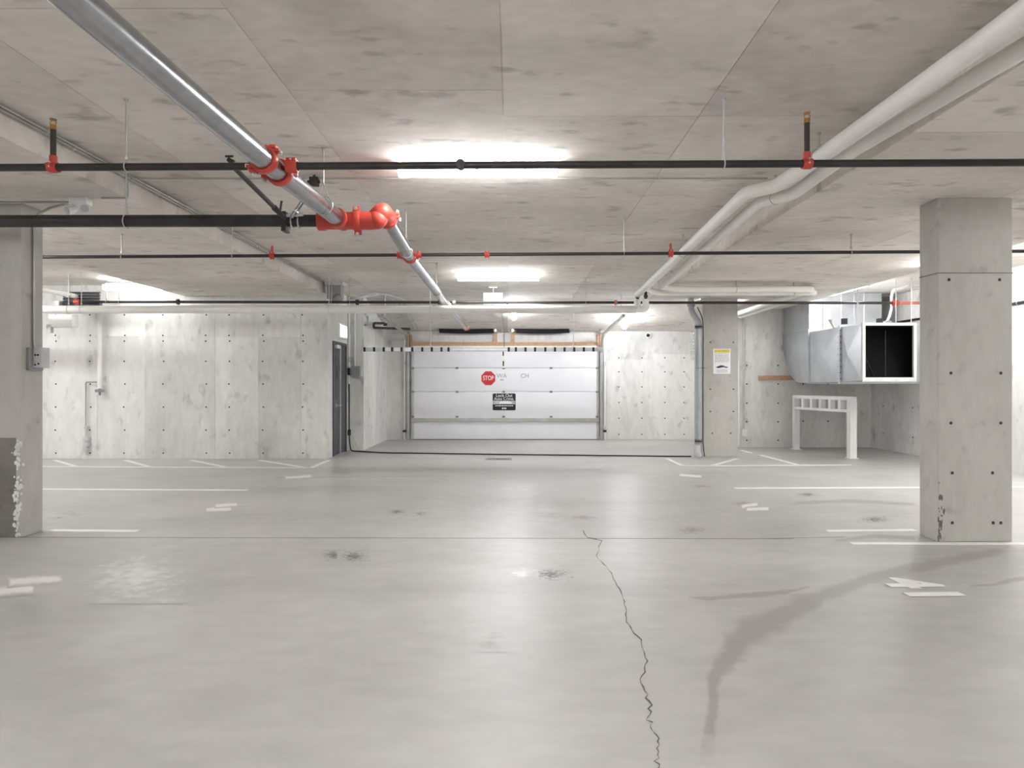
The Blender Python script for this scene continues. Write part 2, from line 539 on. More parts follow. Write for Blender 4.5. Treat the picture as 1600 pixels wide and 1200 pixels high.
def stain_mat(name, col, alpha, rough, nscale=7, spot=False):
    m = concrete(name, **FLOOR)
    nt = m.node_tree
    b = nt.nodes['Principled BSDF']
    L = nt.links
    uv = nt.nodes.new('ShaderNodeUVMap')
    sx = nt.nodes.new('ShaderNodeSeparateXYZ')
    L.new(uv.outputs['UV'], sx.inputs[0])
    a = nt.nodes.new('ShaderNodeMath'); a.operation = 'PINGPONG'; a.inputs[1].default_value = 0.5
    L.new(sx.outputs['Y'], a.inputs[0])
    e = nt.nodes.new('ShaderNodeMath'); e.operation = 'PINGPONG'; e.inputs[1].default_value = 0.5
    L.new(sx.outputs['X'], e.inputs[0])
    e5 = nt.nodes.new('ShaderNodeMath'); e5.operation = 'MULTIPLY'; e5.inputs[1].default_value = 4
    L.new(e.outputs[0], e5.inputs[0])
    mn = nt.nodes.new('ShaderNodeMath'); mn.operation = 'MINIMUM'
    L.new(a.outputs[0], mn.inputs[0]); L.new(e5.outputs[0], mn.inputs[1])
    g = nt.nodes.new('ShaderNodeNewGeometry')
    n = nt.nodes.new('ShaderNodeTexNoise'); n.inputs['Scale'].default_value = nscale; n.inputs['Detail'].default_value = 6; n.inputs['Roughness'].default_value = 0.65
    L.new(g.outputs['Position'], n.inputs['Vector'])
    s = nt.nodes.new('ShaderNodeMath'); s.operation = 'MULTIPLY_ADD'; s.inputs[1].default_value = 0.55
    L.new(n.outputs['Fac'], s.inputs[0]); L.new(mn.outputs[0], s.inputs[2])
    if spot:      # an uneven blot: falls off from the middle both ways
        ml = nt.nodes.new('ShaderNodeMath'); ml.operation = 'MULTIPLY'
        L.new(a.outputs[0], ml.inputs[0]); L.new(e.outputs[0], ml.inputs[1])
        L.new(ml.outputs[0], s.inputs[2]); s.inputs[1].default_value = 0.75
    mr = nt.nodes.new('ShaderNodeMapRange')
    mr.inputs['From Min'].default_value = 0.41 if spot else 0.38; mr.inputs['From Max'].default_value = 0.6 if spot else 0.62
    mr.inputs['To Min'].default_value = 0; mr.inputs['To Max'].default_value = alpha
    L.new(s.outputs[0], mr.inputs['Value'])
    src = b.inputs['Base Color'].links[0].from_socket
    mixc = nt.nodes.new('ShaderNodeMix'); mixc.data_type = 'RGBA'
    L.new(mr.outputs['Result'], mixc.inputs[0]); L.new(src, mixc.inputs[6])
    mixc.inputs[7].default_value = col
    L.new(mixc.outputs[2], b.inputs['Base Color'])
    M[name] = m
stain_mat('water_stain', rgb(132, 126, 120), 0.55, 0.4, 6)
stain_mat('dark_stain', rgb(74, 68, 64), 0.9, 0.6, 30, True)
stain_mat('rust_stain', rgb(140, 122, 104), 0.8, 0.7, 22, True)
stain_mat('damp_blot', rgb(140, 134, 128), 0.5, 0.5, 8, True)
stain_mat('pale_scuff', rgb(232, 231, 227), 0.6, 0.5, 9, True)
stain_mat('worn_paint', rgb(245, 244, 238), 0.8, 0.6, 16)

# the long crack
base = [(910, 829), (918, 840), (941, 845), (931, 868), (951, 890), (965, 915), (972, 935), (979, 955), (980, 972), (990, 985), (1003, 1005), (1010, 1028), (1008, 1045), (1003, 1062), (1008, 1080), (1017, 1108), (1009, 1122), (1020, 1133), (1030, 1170), (1022, 1220)]
cr_pts = []
for i in range(len(base) - 1):
    (xa, ya), (xb, yb) = base[i], base[i + 1]
    k = max(2, int(math.hypot(xb - xa, yb - ya) / 5))
    for j in range(k):
        s = j / k
        wgt = (ya - 800) / 300
        cr_pts.append((xa + (xb - xa) * s + random.uniform(-3, 3) * (0.4 + wgt), ya + (yb - ya) * s, random.choice((0.35, 0.6, 0.9, 1.3)) * (0.5 + 0.6 * wgt)))
ribbon('crack', cr_pts, 'crack', 0.0017)
ribbon('stain', [(1104, 1220, 14), (1108, 1150, 15), (1112, 1120, 16), (1115, 1090, 11), (1117, 1062, 20), (1135, 1038, 28), (1146, 1022, 30), (1150, 1008, 34), (1172, 990, 38), (1210, 972, 34), (1245, 950, 26), (1290, 930, 18), (1350, 908, 15), (1420, 890, 15), (1500, 874, 12), (1580, 858, 9), (1680, 846, 5)], 'water_stain', 0.0011)
ribbon('stain', [(1330, 915, 4), (1270, 922, 8), (1200, 928, 7), (1150, 932, 6), (1108, 936, 5), (1070, 934, 3)], 'water_stain', 0.0009)
ribbon('stain', [(1510, 916, 3), (1555, 914, 4), (1585, 906, 6), (1640, 898, 5)], 'water_stain', 0.0011)
ribbon('stain', [(1300, 846, 4), (1370, 838, 5), (1440, 842, 6)], 'water_stain', 0.0011)
ribbon('stain', [(1230, 787, 4), (1330, 783, 5), (1440, 788, 4)], 'water_stain', 0.0011)
for x, y, hx, hy, mt in ((1367, 812, 22, 5, 'dark_stain'), (1079, 829, 24, 6, 'rust_stain'), (862, 898, 26, 8, 'dark_stain'), (818, 896, 18, 7, 'pale_scuff'), (521, 868, 16, 8, 'dark_stain'), (553, 870, 20, 8, 'dark_stain'),
                         (620, 800, 12, 4, 'dark_stain'), (657, 803, 12, 4, 'rust_stain'), (1262, 773, 16, 3, 'dark_stain'), (1095, 760, 16, 2.5, 'rust_stain'), (910, 809, 22, 4, 'rust_stain'), (860, 806, 25, 5, 'damp_blot'),
                         (765, 1004, 24, 12, 'damp_blot'), (90, 806, 16, 5, 'dark_stain'), (110, 803, 30, 4, 'damp_blot'), (1162, 787, 20, 4, 'rust_stain'), (210, 905, 60, 30, 'pale_scuff')):
    ribbon('stain', [(x - hx * 1.3, y, hy * 1.3), (x - hx * 0.4, y, hy * 1.3), (x + hx * 0.4, y, hy * 1.3), (x + hx * 1.3, y, hy * 1.3)], mt, 0.0013)
# stall number read from the lane
bm = text_bm('41', 0.52, (2.84, 4.765, 0.0036), (0.04, -1, 0), (1, 0.04, 0), 0.0006, bold=.035)
obj('stall_number', bm, 'line_paint', floor, smooth=0)
for pts in ([(-10, 926, 10), (20, 922, 10), (55, 920, 9)], [(10, 911, 9), (50, 907, 9), (100, 904, 7)], [(320, 797, 4), (345, 796, 5), (362, 795, 4)], [(335, 791, 4), (372, 788, 4)], [(1158, 792, 4), (1185, 788, 4)], [(1165, 796, 4), (1203, 795, 4)], [(444, 747, 3), (488, 744, 3)], [(1060, 742, 3), (1098, 745, 3)]):
    ribbon('worn_number', pts, 'worn_paint', 0.0013)
# floor drain
fd = thing('floor_drain', 'rectangular steel floor drain grating in the lane', 'drain', G(779, 717.5))
c = G(779, 717.5)
bm = B()
for x0, x1, y0, y1 in ((-.25, .25, -.13, -.10), (-.25, .25, .10, .13), (-.25, -.22, -.10, .10), (.22, .25, -.10, .10)):
    box(bm, c.x + x0, c.x + x1, c.y + y0, c.y + y1, 0.0005, 0.008)
obj('frame', bm, 'grey_box', fd)
bm = B(); box(bm, c.x - .22, c.x + .22, c.y - .1, c.y + .1, 0.0003, 0.001); obj('pit', bm, 'dark_inside', fd)
for k in range(12):
    bm = B(); box(bm, c.x - .215 + k * .0375, c.x - .197 + k * .0375, c.y - .1, c.y + .1, 0.001, 0.007)
    obj('grate_bar', bm, 'grey_box', fd)

# ================================================================== LIGHT FIXTURES
def tube_light(cx_, cy_, label, length=1.3, along='x', z=H - 0.004, group='tube lights on the ceiling', lamp='diffuser'):
    t = thing('ceiling_light', label, 'light', (cx_, cy_, z - 0.12), group)
    def put(bm):
        if along == 'y':
            bmesh.ops.rotate(bm, verts=bm.verts[:], cent=(cx_, cy_, 0), matrix=Matrix.Rotation(math.pi / 2, 3, 'Z'))
        return bm
    hl = length / 2
    bm = B(); box(bm, cx_ - hl + .03, cx_ + hl - .03, cy_ - 0.05, cy_ + 0.05, z - 0.052, z, bev=0.008); obj('housing', put(bm), 'housing', t)
    bm = B()
    prof = []
    for k in range(9):
        a = math.pi * k / 8
        prof.append((cx_ - hl, cy_ + 0.075 * math.cos(a), z - 0.052 - 0.07 * math.sin(a) ** 0.8 if 0 < k < 8 else z - 0.052))
    prism(bm, prof, (length, 0, 0)); obj('diffuser', put(bm), lamp, t, smooth=50)
    for s in (-1, 1):
        bm = B(); box(bm, cx_ + s * hl - .006, cx_ + s * hl + .006, cy_ - .07, cy_ + .07, z - .115, z - .02, bev=.004)
        obj('end_cap', put(bm), 'housing', t)
    for s in (-0.6, 0, 0.6):
        for q in (-1, 1):
            bm = B(); box(bm, cx_ + s * hl - .012, cx_ + s * hl + .012, cy_ + q * .079 - .004, cy_ + q * .079 + .004, z - .085, z - .04, bev=.002)
            obj('clip', put(bm), 'bolt', t)
    return t

tube_light(-0.29, 5.8, 'long glowing tube light on the ceiling nearest in view, behind the black pipe', 1.34)
tube_light(-0.23, 11.65, 'glowing tube light on the ceiling above the hanging exit sign', 1.38)
tube_light(-6.82, 12.3, 'glowing tube light over the far left stalls by the white drop pipe', 1.04, z=3.24, lamp='diffuser_faint')
tube_light(6.4, 13.0, 'glowing tube light beside the duct riser, mostly behind the ceiling band', 1.3, 'y', lamp='diffuser_dim')
tube_light(-0.3, 1.2, 'added unseen tube light on the lane ceiling right above the viewpoint')  # unseen, added to the lane row, set forward to brighten the near ceiling
tube_light(-0.3, -5.8, 'added unseen tube light on the lane ceiling behind the viewpoint')  # unseen, added to the lane row for overall brightness
tube_light(-8.0, 7.2, 'added unseen tube light in the left bay beyond the left column')  # added out of view to light the left bay
tube_light(-8.0, 0.5, 'added unseen tube light in the left bay beside the viewpoint')  # added fill lamp out of view at left
tube_light(7.1, 8.4, 'added unseen tube light in the right bay beyond the right column', 1.3, 'y')  # added out of view to light the right bay
tube_light(7.1, 1.5, 'added unseen tube light in the right bay beside the viewpoint', 1.3, 'y')  # added fill lamp out of view at right

tube_light(-0.3, -2.9, 'added unseen tube light on the lane ceiling just behind the viewpoint')  # extra unseen lamp added to even out the lane light
tube_light(-8.0, 3.8, 'added unseen tube light in the left bay between its neighbours')  # extra unseen lamp added for more light from the left
tube_light(7.1, 5.0, 'added unseen tube light in the right bay between its neighbours', 1.3, 'y')  # extra unseen lamp added for more light from the right

tube_light(5.95, 9.15, 'added unseen tube light under the right ceiling band, behind the right column', 1.2, 'y', z=S - 0.006)  # added where the column covers it, to brighten the recess wall
tube_light(4.25, 14.5, 'added unseen short tube light on the ceiling behind the concrete pier', 0.6, lamp='diffuser_dim')  # added where the pier covers it, to brighten the recess wall
tube_light(6.75, 10.5, 'added unseen tube light in the right bay before the open duct end', 1.2, 'y')  # added unseen to light the recess and the floor by the duct
tube_light(-6.0, 7.3, 'added unseen tube light under the left ceiling band, behind the left column', 1.0, 'y', z=S - 0.006)  # added where the left column covers it, as fill light
tube_light(-8.9, 10.6, 'added unseen tube light in the left bay ahead of the left column')  # added out of view to light the left wall evenly
tube_light(-4.9, -2.0, 'added unseen tube light under the left ceiling band behind the viewpoint', z=S - 0.006)  # unseen fill lamp added under the left band
tube_light(4.4, -2.0, 'added unseen tube light under the right ceiling band behind the viewpoint', z=S - 0.006)  # unseen fill lamp added under the right band

def small_lamp(p, label, top):
    t = thing('ceiling_lamp', label, 'lamp', p, 'small lamps before the garage door')
    bm = B(); cyl(bm, (p.x, p.y, p.z + 0.06), (p.x, p.y, top), 0.045); obj('base', bm, 'housing', t)
    bm = B(); ball(bm, p, 0.075, 14, (1, 1, 1.1)); obj('globe', bm, 'lamp_glass', t)
    bm = B()
    for k in range(4):
        a = math.pi / 4 + k * math.pi / 2
        sweep(bm, [(p.x + .085 * math.cos(a), p.y + .085 * math.sin(a), p.z + .07), (p.x + .095 * math.cos(a), p.y + .095 * math.sin(a), p.z), (p.x + .03 * math.cos(a), p.y + .03 * math.sin(a), p.z - .1)], 0.004, 6)
    obj('guard', bm, 'bolt', t)
def slope_z(y): return H - 0.004 - (y - 15.0) * (H - 0.004 - 2.78) / 2.6
pl_ = P(803, 494, 15.6); small_lamp(pl_, 'small glowing lamp under the ceiling above the middle of the garage door', slope_z(15.6))
pl_ = P(976, 508, 16.2); small_lamp(pl_, 'small glowing lamp near the right corner of the garage door', slope_z(16.2))

# ================================================================== PIPES
def coupling(parent, c, axis, r, mat='red', width=None, lug=None, name='coupling'):
    """A grooved coupling: a ring round the pipe, two bolt lugs with bolts."""
    c = Vector(c); axis = Vector(axis).normalized()
    wd_ = width or r * 0.9
    bm = B()
    pr = [(-wd_ / 2, r * 1.02), (-wd_ / 2, r * 1.2), (-wd_ * .28, r * 1.3), (wd_ * .28, r * 1.3), (wd_ / 2, r * 1.2), (wd_ / 2, r * 1.02)]
    ref = Vector((0, 0, 1)) if abs(axis.z) < 0.9 else Vector((1, 0, 0))
    u = axis.cross(ref).normalized(); v = axis.cross(u)
    rows = []
    for k in range(24):
        a = 2 * math.pi * k / 24
        e = u * math.cos(a) + v * math.sin(a)
        rows.append([bm.verts.new(c + axis * s + e * q) for s, q in pr])
    for k in range(24):
        A, E = rows[k], rows[(k + 1) % 24]
        for i in range(len(pr)):
            bm.faces.new((A[i], E[i], E[(i + 1) % len(pr)], A[(i + 1) % len(pr)]))
    ld = lug or u
    ld = Vector(ld); ld = (ld - axis * ld.dot(axis)).normalized()
    td = axis.cross(ld)
    for s in (-1, 1):
        for q in (-1, 1):
            p = c + ld * s * r * 1.4 + td * q * r * 0.22
            bar(bm, p - axis * wd_ * .42, p + axis * wd_ * .42, r * 0.3 if abs(td.z) < .7 else r * .6, r * .6 if abs(td.z) < .7 else r * .3, 0.003)
    o = obj(name, bm, mat, parent)
    for s in (-1, 1):
        p = c + ld * s * r * 1.52
        bm = B(); cyl(bm, p - td * r * .75, p + td * r * .75, r * .13, 8)
        cyl(bm, p - td * r * .6, p - td * r * .42, r * .24, 6); cyl(bm, p + td * r * .42, p + td * r * .6, r * .24, 6)
        obj('bolt', bm, 'bolt', o)
    return o

def hanger(parent, c, axis, r, top, clevis=False, mat='conduit', rod=0.006):
    """A threaded rod from the ceiling and a loop round the pipe."""
    c = Vector(c); axis = Vector(axis).normalized()
    bm = B()
    zl = c.z + r + (0.1 if clevis else 0.03)
    cyl(bm, (c.x, c.y, zl - 0.005), (c.x, c.y, top), rod, 8)
    cyl(bm, (c.x, c.y, top - 0.012), (c.x, c.y, top), rod * 2.6, 8)
    cyl(bm, (c.x, c.y, zl - 0.01), (c.x, c.y, zl + 0.012), rod * 2.0, 6)
    ring(bm, c, axis, r + 0.004, 0.0045, 20, 6)
    if clevis:
        s = axis.cross(Vector((0, 0, 1))).normalized()
        for q in (-1, 1):
            bar(bm, c + s * q * r * .9 + Vector((0, 0, r * .4)), Vector((c.x, c.y, zl)), 0.008, 0.004)
    return obj('hanger', bm, mat, parent)

ZM = 2.855   # centre height of the sprinkler mains
# ---- galvanized main with red fittings
p_in = Vector((-1.62, 1.6, ZM)); p_a = Vector((-1.57, 4.5, ZM)); p_t = Vector((-1.50, 5.96, ZM))
p_o = Vector((-1.13, 5.96, ZM)); p_e = Vector((-1.18, 12.2, ZM)); p_f = Vector((-1.12, 16.6, ZM - 0.06))
RM = 0.07
mainp = thing('sprinkler_main', 'shiny galvanized sprinkler main pipe with red couplings and offset elbow', 'pipe', (-1.4, 6, ZM - .1))
ax1 = (p_t - p_in).normalized()
bm = B(); cyl(bm, p_in - ax1 * 6, p_a - ax1 * 0.16, RM, 28); obj('pipe', bm, 'galvanized', mainp)
bm = B(); cyl(bm, p_a - ax1 * 0.16, p_a + ax1 * 0.10, RM * 0.98, 28); obj('pipe', bm, 'galvanized', mainp)
bm = B(); cyl(bm, p_a + ax1 * 0.10, p_t - ax1 * 0.06, RM, 28); obj('pipe', bm, 'galvanized', mainp)
coupling(mainp, p_a - ax1 * 0.17, ax1, RM, lug=(0.7, 0, 0.6))
coupling(mainp, p_a + ax1 * 0.10, ax1, RM, lug=(1, 0, 0.15))
# tee and elbow in red
bm = B()
sweep(bm, [p_t - ax1 * .13, p_t - ax1 * .05], RM * 1.22, 24)
sweep(bm, [p_t - ax1 * .1, p_t + Vector((0.02, .05, 0))], RM * 1.1, 24)
sweep(bm, [p_t - Vector((.17, 0, 0)), p_t + Vector((.13, 0, 0))], RM * 1.08, 24)
sweep(bm, [p_t - Vector((.19, 0, 0)), p_t - Vector((.13, 0, 0))], RM * 1.22, 24)
obj('tee', bm, 'red', mainp, smooth=45)
coupling(mainp, p_t + Vector((.15, 0, 0)), (1, 0, 0), RM * 1.02, lug=(0, -0.35, 1))
ax2 = (p_e - p_o).normalized()
UP = Vector((0, 0, .085))
p_c = Vector((-1.15, 7.68, ZM + .01))
q_ = Vector((p_o.x - .09, 5.955, ZM)); q2 = p_o + UP
ax2 = (p_c - q2 - ax2 * .1).normalized()
bm = B(); sweep(bm, [p_t + Vector((.17, 0, 0)), q_ + Vector((.03, 0, 0)), q_ + Vector((.065, .05, .05))], RM * 1.12, 24, rad=.08); ball(bm, q_ + Vector((.045, .0, .01)), RM * 1.2, 20); obj('elbow', bm, 'red', mainp, smooth=60)
bm = B(); sweep(bm, [q_ + Vector((.03, .02, .03)), q2, q2 + ax2 * .2], RM * 1.12, 24, rad=.1); obj('elbow', bm, 'red', mainp, smooth=60)
p_o = q2
coupling(mainp, p_o + ax2 * .24, ax2, RM, lug=(1, 0, .3))
bm = B(); cyl(bm, p_o + ax2 * .2, p_c, RM * .9, 24); obj('pipe', bm, 'galvanized', mainp)
coupling(mainp, p_c + ax2 * .02, ax2, RM * .86, width=.06, lug=(1, 0, 0))
bm = B(); cyl(bm, p_c, p_e, RM * .82, 24); obj('pipe', bm, 'galvanized', mainp)
coupling(mainp, p_e, ax2, RM * .8, 'bolt', width=.07)
bm = B(); cyl(bm, p_e, p_f, RM * .75, 20); obj('pipe', bm, 'galvanized', mainp)
coupling(mainp, p_f, (p_f - p_e), RM * .75, 'pink_red', width=.09)
hanger(mainp, Vector((-1.505, 5.45, ZM)), ax1, RM, H - .005, True)
hanger(mainp, Vector((-1.14, 7.35, ZM)), ax2, RM * .9, H - .005, True)
hanger(mainp, Vector((-1.17, 10.6, ZM)), ax2, RM * .82, H - .005, False)

# ---- black branch across the front (d = 4.5)
def zpx(py, d): return CAMH + (600 - py) * d / F
br = thing('sprinkler_branch', 'black sprinkler pipe crossing the view in front of the nearest tube light', 'pipe', (0, 4.5, 2.8), 'sprinkler branch lines')
a, b = P(-250, 263, 4.5), P(1900, 252.5, 4.5)
at1 = lambda px: a + (b - a) * ((px + 250) / 2150)
bm = B(); cyl(bm, a, at1(398), .0245, 16); obj('pipe', bm, 'black_pipe', br)
bm = B(); cyl(bm, at1(455), b, .0245, 16); obj('pipe', bm, 'black_pipe', br)
coupling(br, at1(404), (1, 0, 0), .03, width=.05, lug=(0, -.3, 1))
coupling(br, at1(456), (1, 0, 0), .032, width=.075, lug=(0, -.5, 1))
for px, top in ((83, 186), (1261, 176)):
    c = at1(px)
    coupling(br, c, (1, 0, 0), .028, width=.06, lug=(0, -1, .2), name='tee')
    bm = B(); cyl(bm, c + Vector((0, 0, .025)), c + Vector((0, 0, .075)), .024, 14); obj('tee_neck', bm, 'red', br)
    zt = zpx(top, 4.5)
    bm = B(); cyl(bm, c + Vector((0, 0, .06)), (c.x, c.y, zt - .065), .018, 14); obj('riser', bm, 'black_pipe', br)
    bm = B()
    cyl(bm, (c.x, c.y, zt - .07), (c.x, c.y, zt - .04), .02, 10)
    for s in (-1, 1):
        sweep(bm, [(c.x + s * .015, c.y, zt - .042), (c.x + s * .02, c.y, zt - .02), (c.x + s * .003, c.y, zt - .004)], .004, 6)
    cyl(bm, (c.x, c.y, zt - .006), (c.x, c.y, zt), .022, 12)
    obj('sprinkler_head', bm, 'brass', br)
# plugged outlet in the middle
c = at1(720)
bm = B(); cyl(bm, c + Vector((0, .02, 0)), c - Vector((0, .045, 0)), .03, 14); ring(bm, c, (1, 0, 0), .026, .008, 16, 6); obj('outlet_plug', bm, 'black_pipe', br)
hanger(br, at1(1131), (1, 0, 0), .0245, H - .005, True, 'light_grey')
hanger(br, at1(197), (1, 0, 0), .0245, H - .005 if at1(197).x > -3.48 else S - .005, False)
hanger(br, at1(-120), (1, 0, 0), .0245, S - .005, False)
hanger(br, at1(1700), (1, 0, 0), .0245, S - .005, False)

# ---- big black cross main at left (d = 5.96)
bk = thing('sprinkler_cross_main', 'thick black sprinkler pipe running left from the red tee', 'pipe', (-3.2, 5.96, ZM - .06))
RB = .053
bm = B(); cyl(bm, Vector((-9.5, 5.96, ZM - .01)), p_t - Vector((.16, 0, 0)), RB, 20); obj('pipe', bm, 'black_pipe', bk)
for px in (197,):
    c = P(px, 347, 5.96); c.z = ZM - .01
    hanger(bk, c, (1, 0, 0), RB, S - .005 if c.x < -3.48 else H - .005, True, 'light_grey')
hanger(bk, Vector((-6.0, 5.96, ZM - .01)), (1, 0, 0), RB, S - .005, True, 'light_grey')
bm = B(); ring(bm, Vector((p_t.x - .18, 5.96, ZM)), (1, 0, 0), RB, .016, 18, 6); obj('collar', bm, 'black_pipe', bk)
c = P(446, 347, 5.96)
bm = B(); box(bm, c.x - .02, c.x + .02, 5.9, 6.02, ZM - .1, ZM + .07, bev=.006); ring(bm, Vector((c.x, 5.96, ZM - .01)), (1, 0, 0), RB, .012, 18, 6); obj('saddle_clamp', bm, 'black_pipe', bk)
bm = B()
for dx in (.06, .12):
    ring(bm, Vector((c.x + dx, 5.96, ZM - .01)), (1, 0, 0), RB, .007, 18, 6)
    cyl(bm, Vector((c.x + dx, 5.92, ZM - .09)), Vector((c.x + dx, 5.92, ZM + .07)), .006, 6)
obj('u_bolt', bm, 'bolt', bk)
bm = B(); cyl(bm, Vector((c.x + .03, 5.9, ZM + .03)), Vector((c.x + .17, 5.9, ZM + .04)), .016, 8); obj('brace_nut', bm, 'bolt', bk)

# ---- drain brace pipe down to the cross main
dp = thing('brace_pipe', 'short black sway brace pipe slanting to the thick black pipe', 'pipe', P(446, 340, 5.9))
q0, q1 = P(366, 262, 4.95), P(428, 324, 5.75)
bm = B(); cyl(bm, q0, q1, .019, 14); obj('pipe', bm, 'black_pipe', dp)
bm = B(); sweep(bm, [q1, P(437, 333, 5.82), P(446, 342, 5.9)], [.026, .022, .018], 12); obj('socket', bm, 'black_pipe', dp)
bm = B(); cyl(bm, P(437, 333, 5.82), P(440, 314, 5.82), .01, 8); obj('set_screw', bm, 'black_pipe', dp)
bm = B()
sweep(bm, [q0, P(360, 254, 4.9), P(357, 247, 4.9)], .012, 8, rad=.02); cyl(bm, P(356, 249, 4.9), P(366, 254, 4.9), .016, 8); cyl(bm, P(352, 244, 4.9), P(364, 244, 4.9), .008, 8)
obj('ceiling_bracket', bm, 'black_pipe', dp)
sb = thing('brace_pipe', 'short galvanized brace pipe between silver main and black pipe', 'pipe', P(452, 340, 5.9))
bm = B(); cyl(bm, P(455, 340, 5.88), P(474, 313, 5.88), .018, 12); obj('pipe', bm, 'galvanized', sb)
bm = B(); ring(bm, P(463, 331, 5.88), P(474, 313, 5.88) - P(455, 340, 5.88), .024, .008, 14, 6); obj('collar', bm, 'bolt', sb)
# fitting on the ceiling behind the main
fx = thing('ceiling_bracket', 'small dark ceiling bracket behind the silver main', 'bracket', P(491, 284, 6.3))
bm = B(); c = P(491, 284, 6.15); box(bm, c.x - .04, c.x + .04, c.y - .03, c.y + .03, c.z - .04, c.z + .04, bev=.01); obj('clamp', bm, 'black_pipe', fx)
bm = B(); cyl(bm, c, (c.x, c.y, H - .005), .012, 8); cyl(bm, c - Vector((.06, 0, 0)), c + Vector((.05, 0, 0)), .015, 8); obj('bolt', bm, 'black_pipe', fx)

# ---- second branch (d = 7.68)
b2 = thing('sprinkler_branch', 'thin dark sprinkler pipe with small red fittings crossing behind the columns', 'pipe', (0, 7.68, 2.8), 'sprinkler branch lines')
a2, e2 = P(-150, 403, 7.68), P(1860, 391, 7.68)
at2 = lambda px: a2 + (e2 - a2) * ((px + 150) / 2010)
bm = B(); cyl(bm, a2, at2(622), .019, 12); obj('pipe', bm, 'black_pipe', b2)
bm = B(); cyl(bm, at2(656), e2, .019, 12); obj('pipe', bm, 'black_pipe', b2)
for px in (425, 624, 655, 761, 1048):
    coupling(b2, at2(px), (1, 0, 0), .024, width=.055, lug=(0, -.3, 1))
for px in (425, 1048):
    c = at2(px); bm = B(); cyl(bm, c + Vector((0, 0, .02)), c + Vector((0, 0, .11)), .014, 8); obj('sprinkler_head', bm, 'red', b2)
for px in (363, 975, 190, 1330):
    c = at2(px); hanger(b2, c, (1, 0, 0), .019, (H if -3.48 < c.x < 2.68 else S) - .005)

# ---- third branch (d = 12.2)
b3 = thing('sprinkler_branch', 'thin dark sprinkler pipe running just above the long white pipe', 'pipe', (0, 12.2, 2.8), 'sprinkler branch lines')
a3, e3 = P(108, 471.5, 12.2), P(1500, 473.5, 12.2)
at3 = lambda px: a3 + (e3 - a3) * ((px - 108) / 1392)
bm = B(); cyl(bm, a3, at3(692), .024, 12); obj('pipe', bm, 'black_pipe', b3)
bm = B(); cyl(bm, at3(703), at3(1394), .024, 12); obj('pipe', bm, 'black_pipe', b3)
bm = B(); cyl(bm, at3(1402), e3, .026, 12); obj('pipe', bm, 'pink_red', b3)
coupling(b3, at3(1399), (1, 0, 0), .03, 'red', width=.12, lug=(0, -.2, 1))
coupling(b3, at3(120), (1, 0, 0), .03, 'red', width=.1, lug=(0, -.2, 1))
coupling(b3, at3(687), (1, 0, 0), .03, 'black_pipe', width=.06); coupling(b3, at3(709), (1, 0, 0), .03, 'bolt', width=.06)
coupling(b3, at3(278), (1, 0, 0), .03, 'black_pipe', width=.06, lug=(0, -.2, 1))
coupling(b3, at3(558), (1, 0, 0), .03, 'black_pipe', width=.06, lug=(0, -.2, 1))
coupling(b3, at3(962), (1, 0, 0), .028, 'pink_red', width=.05, lug=(0, -.2, 1))
for px in (166, 186, 518, 547, 915, 1341, 1425):
    c = at3(px); hanger(b3, c, (1, 0, 0), .024, (S if (-6.28 < c.x < -3.48 or 2.68 < c.x < 6.1) else H) - .005)
bm = B(); cyl(bm, at3(278), at3(278) + Vector((.35, .5, .06)), .018, 8); obj('branch_arm', bm, 'black_pipe', b3)

# ---- long white pipe (d = 11.6)
zf = zpx(483.5, 11.6)
lw = thing('insulated_pipe', 'long straight white insulated pipe across the garage before the steel door', 'pipe', (-3, 11.6, zf - .1))
xr_ = P(1000, 0, 11.6).x
bm = B(); sweep(bm, [(-9.6, 11.6, zf), (xr_ - .08, 11.6, zf), (xr_ - .06, 11.6, zf)], .066, 20); obj('pipe', bm, 'jacket', lw)
xe = P(996, 0, 11.6).x
bm = B(); sweep(bm, [(xe - .1, 11.6, zf), (xe, 11.6, zf), (xe, 11.6, zf + .17)], .058, 18, rad=.09); obj('elbow', bm, 'jacket', lw)
xe2 = P(1009, 0, 11.4).x
bm = B(); sweep(bm, [(xe2 - .12, 11.4, zf - .02), (xe2, 11.4, zf - .02), (xe2, 11.4, zf + .15)], .055, 18, rad=.09); obj('elbow', bm, 'jacket', lw)
bm = B(); cyl(bm, (xe + .0, 11.6, zf + .16), (xe + .0, 11.6, zf + .3), .026, 12); cyl(bm, (xe, 11.6, zf + .2), (xe, 11.6, zf + .24), .036, 12); obj('union', bm, 'black_pipe', lw)
bm = B(); cyl(bm, (xe2, 11.4, zf + .14), (xe2, 11.4, zf + .3), .024, 12); cyl(bm, (xe2, 11.4, zf + .18), (xe2, 11.4, zf + .22), .034, 12); obj('union', bm, 'black_pipe', lw)
for px in (107, 127, 514, 672):
    c = P(px, 483.5, 11.6); c.z = zf
    hanger(lw, c, (1, 0, 0), .066, (S if -6.28 < c.x < -3.48 else H) - .005, False, 'light_grey')

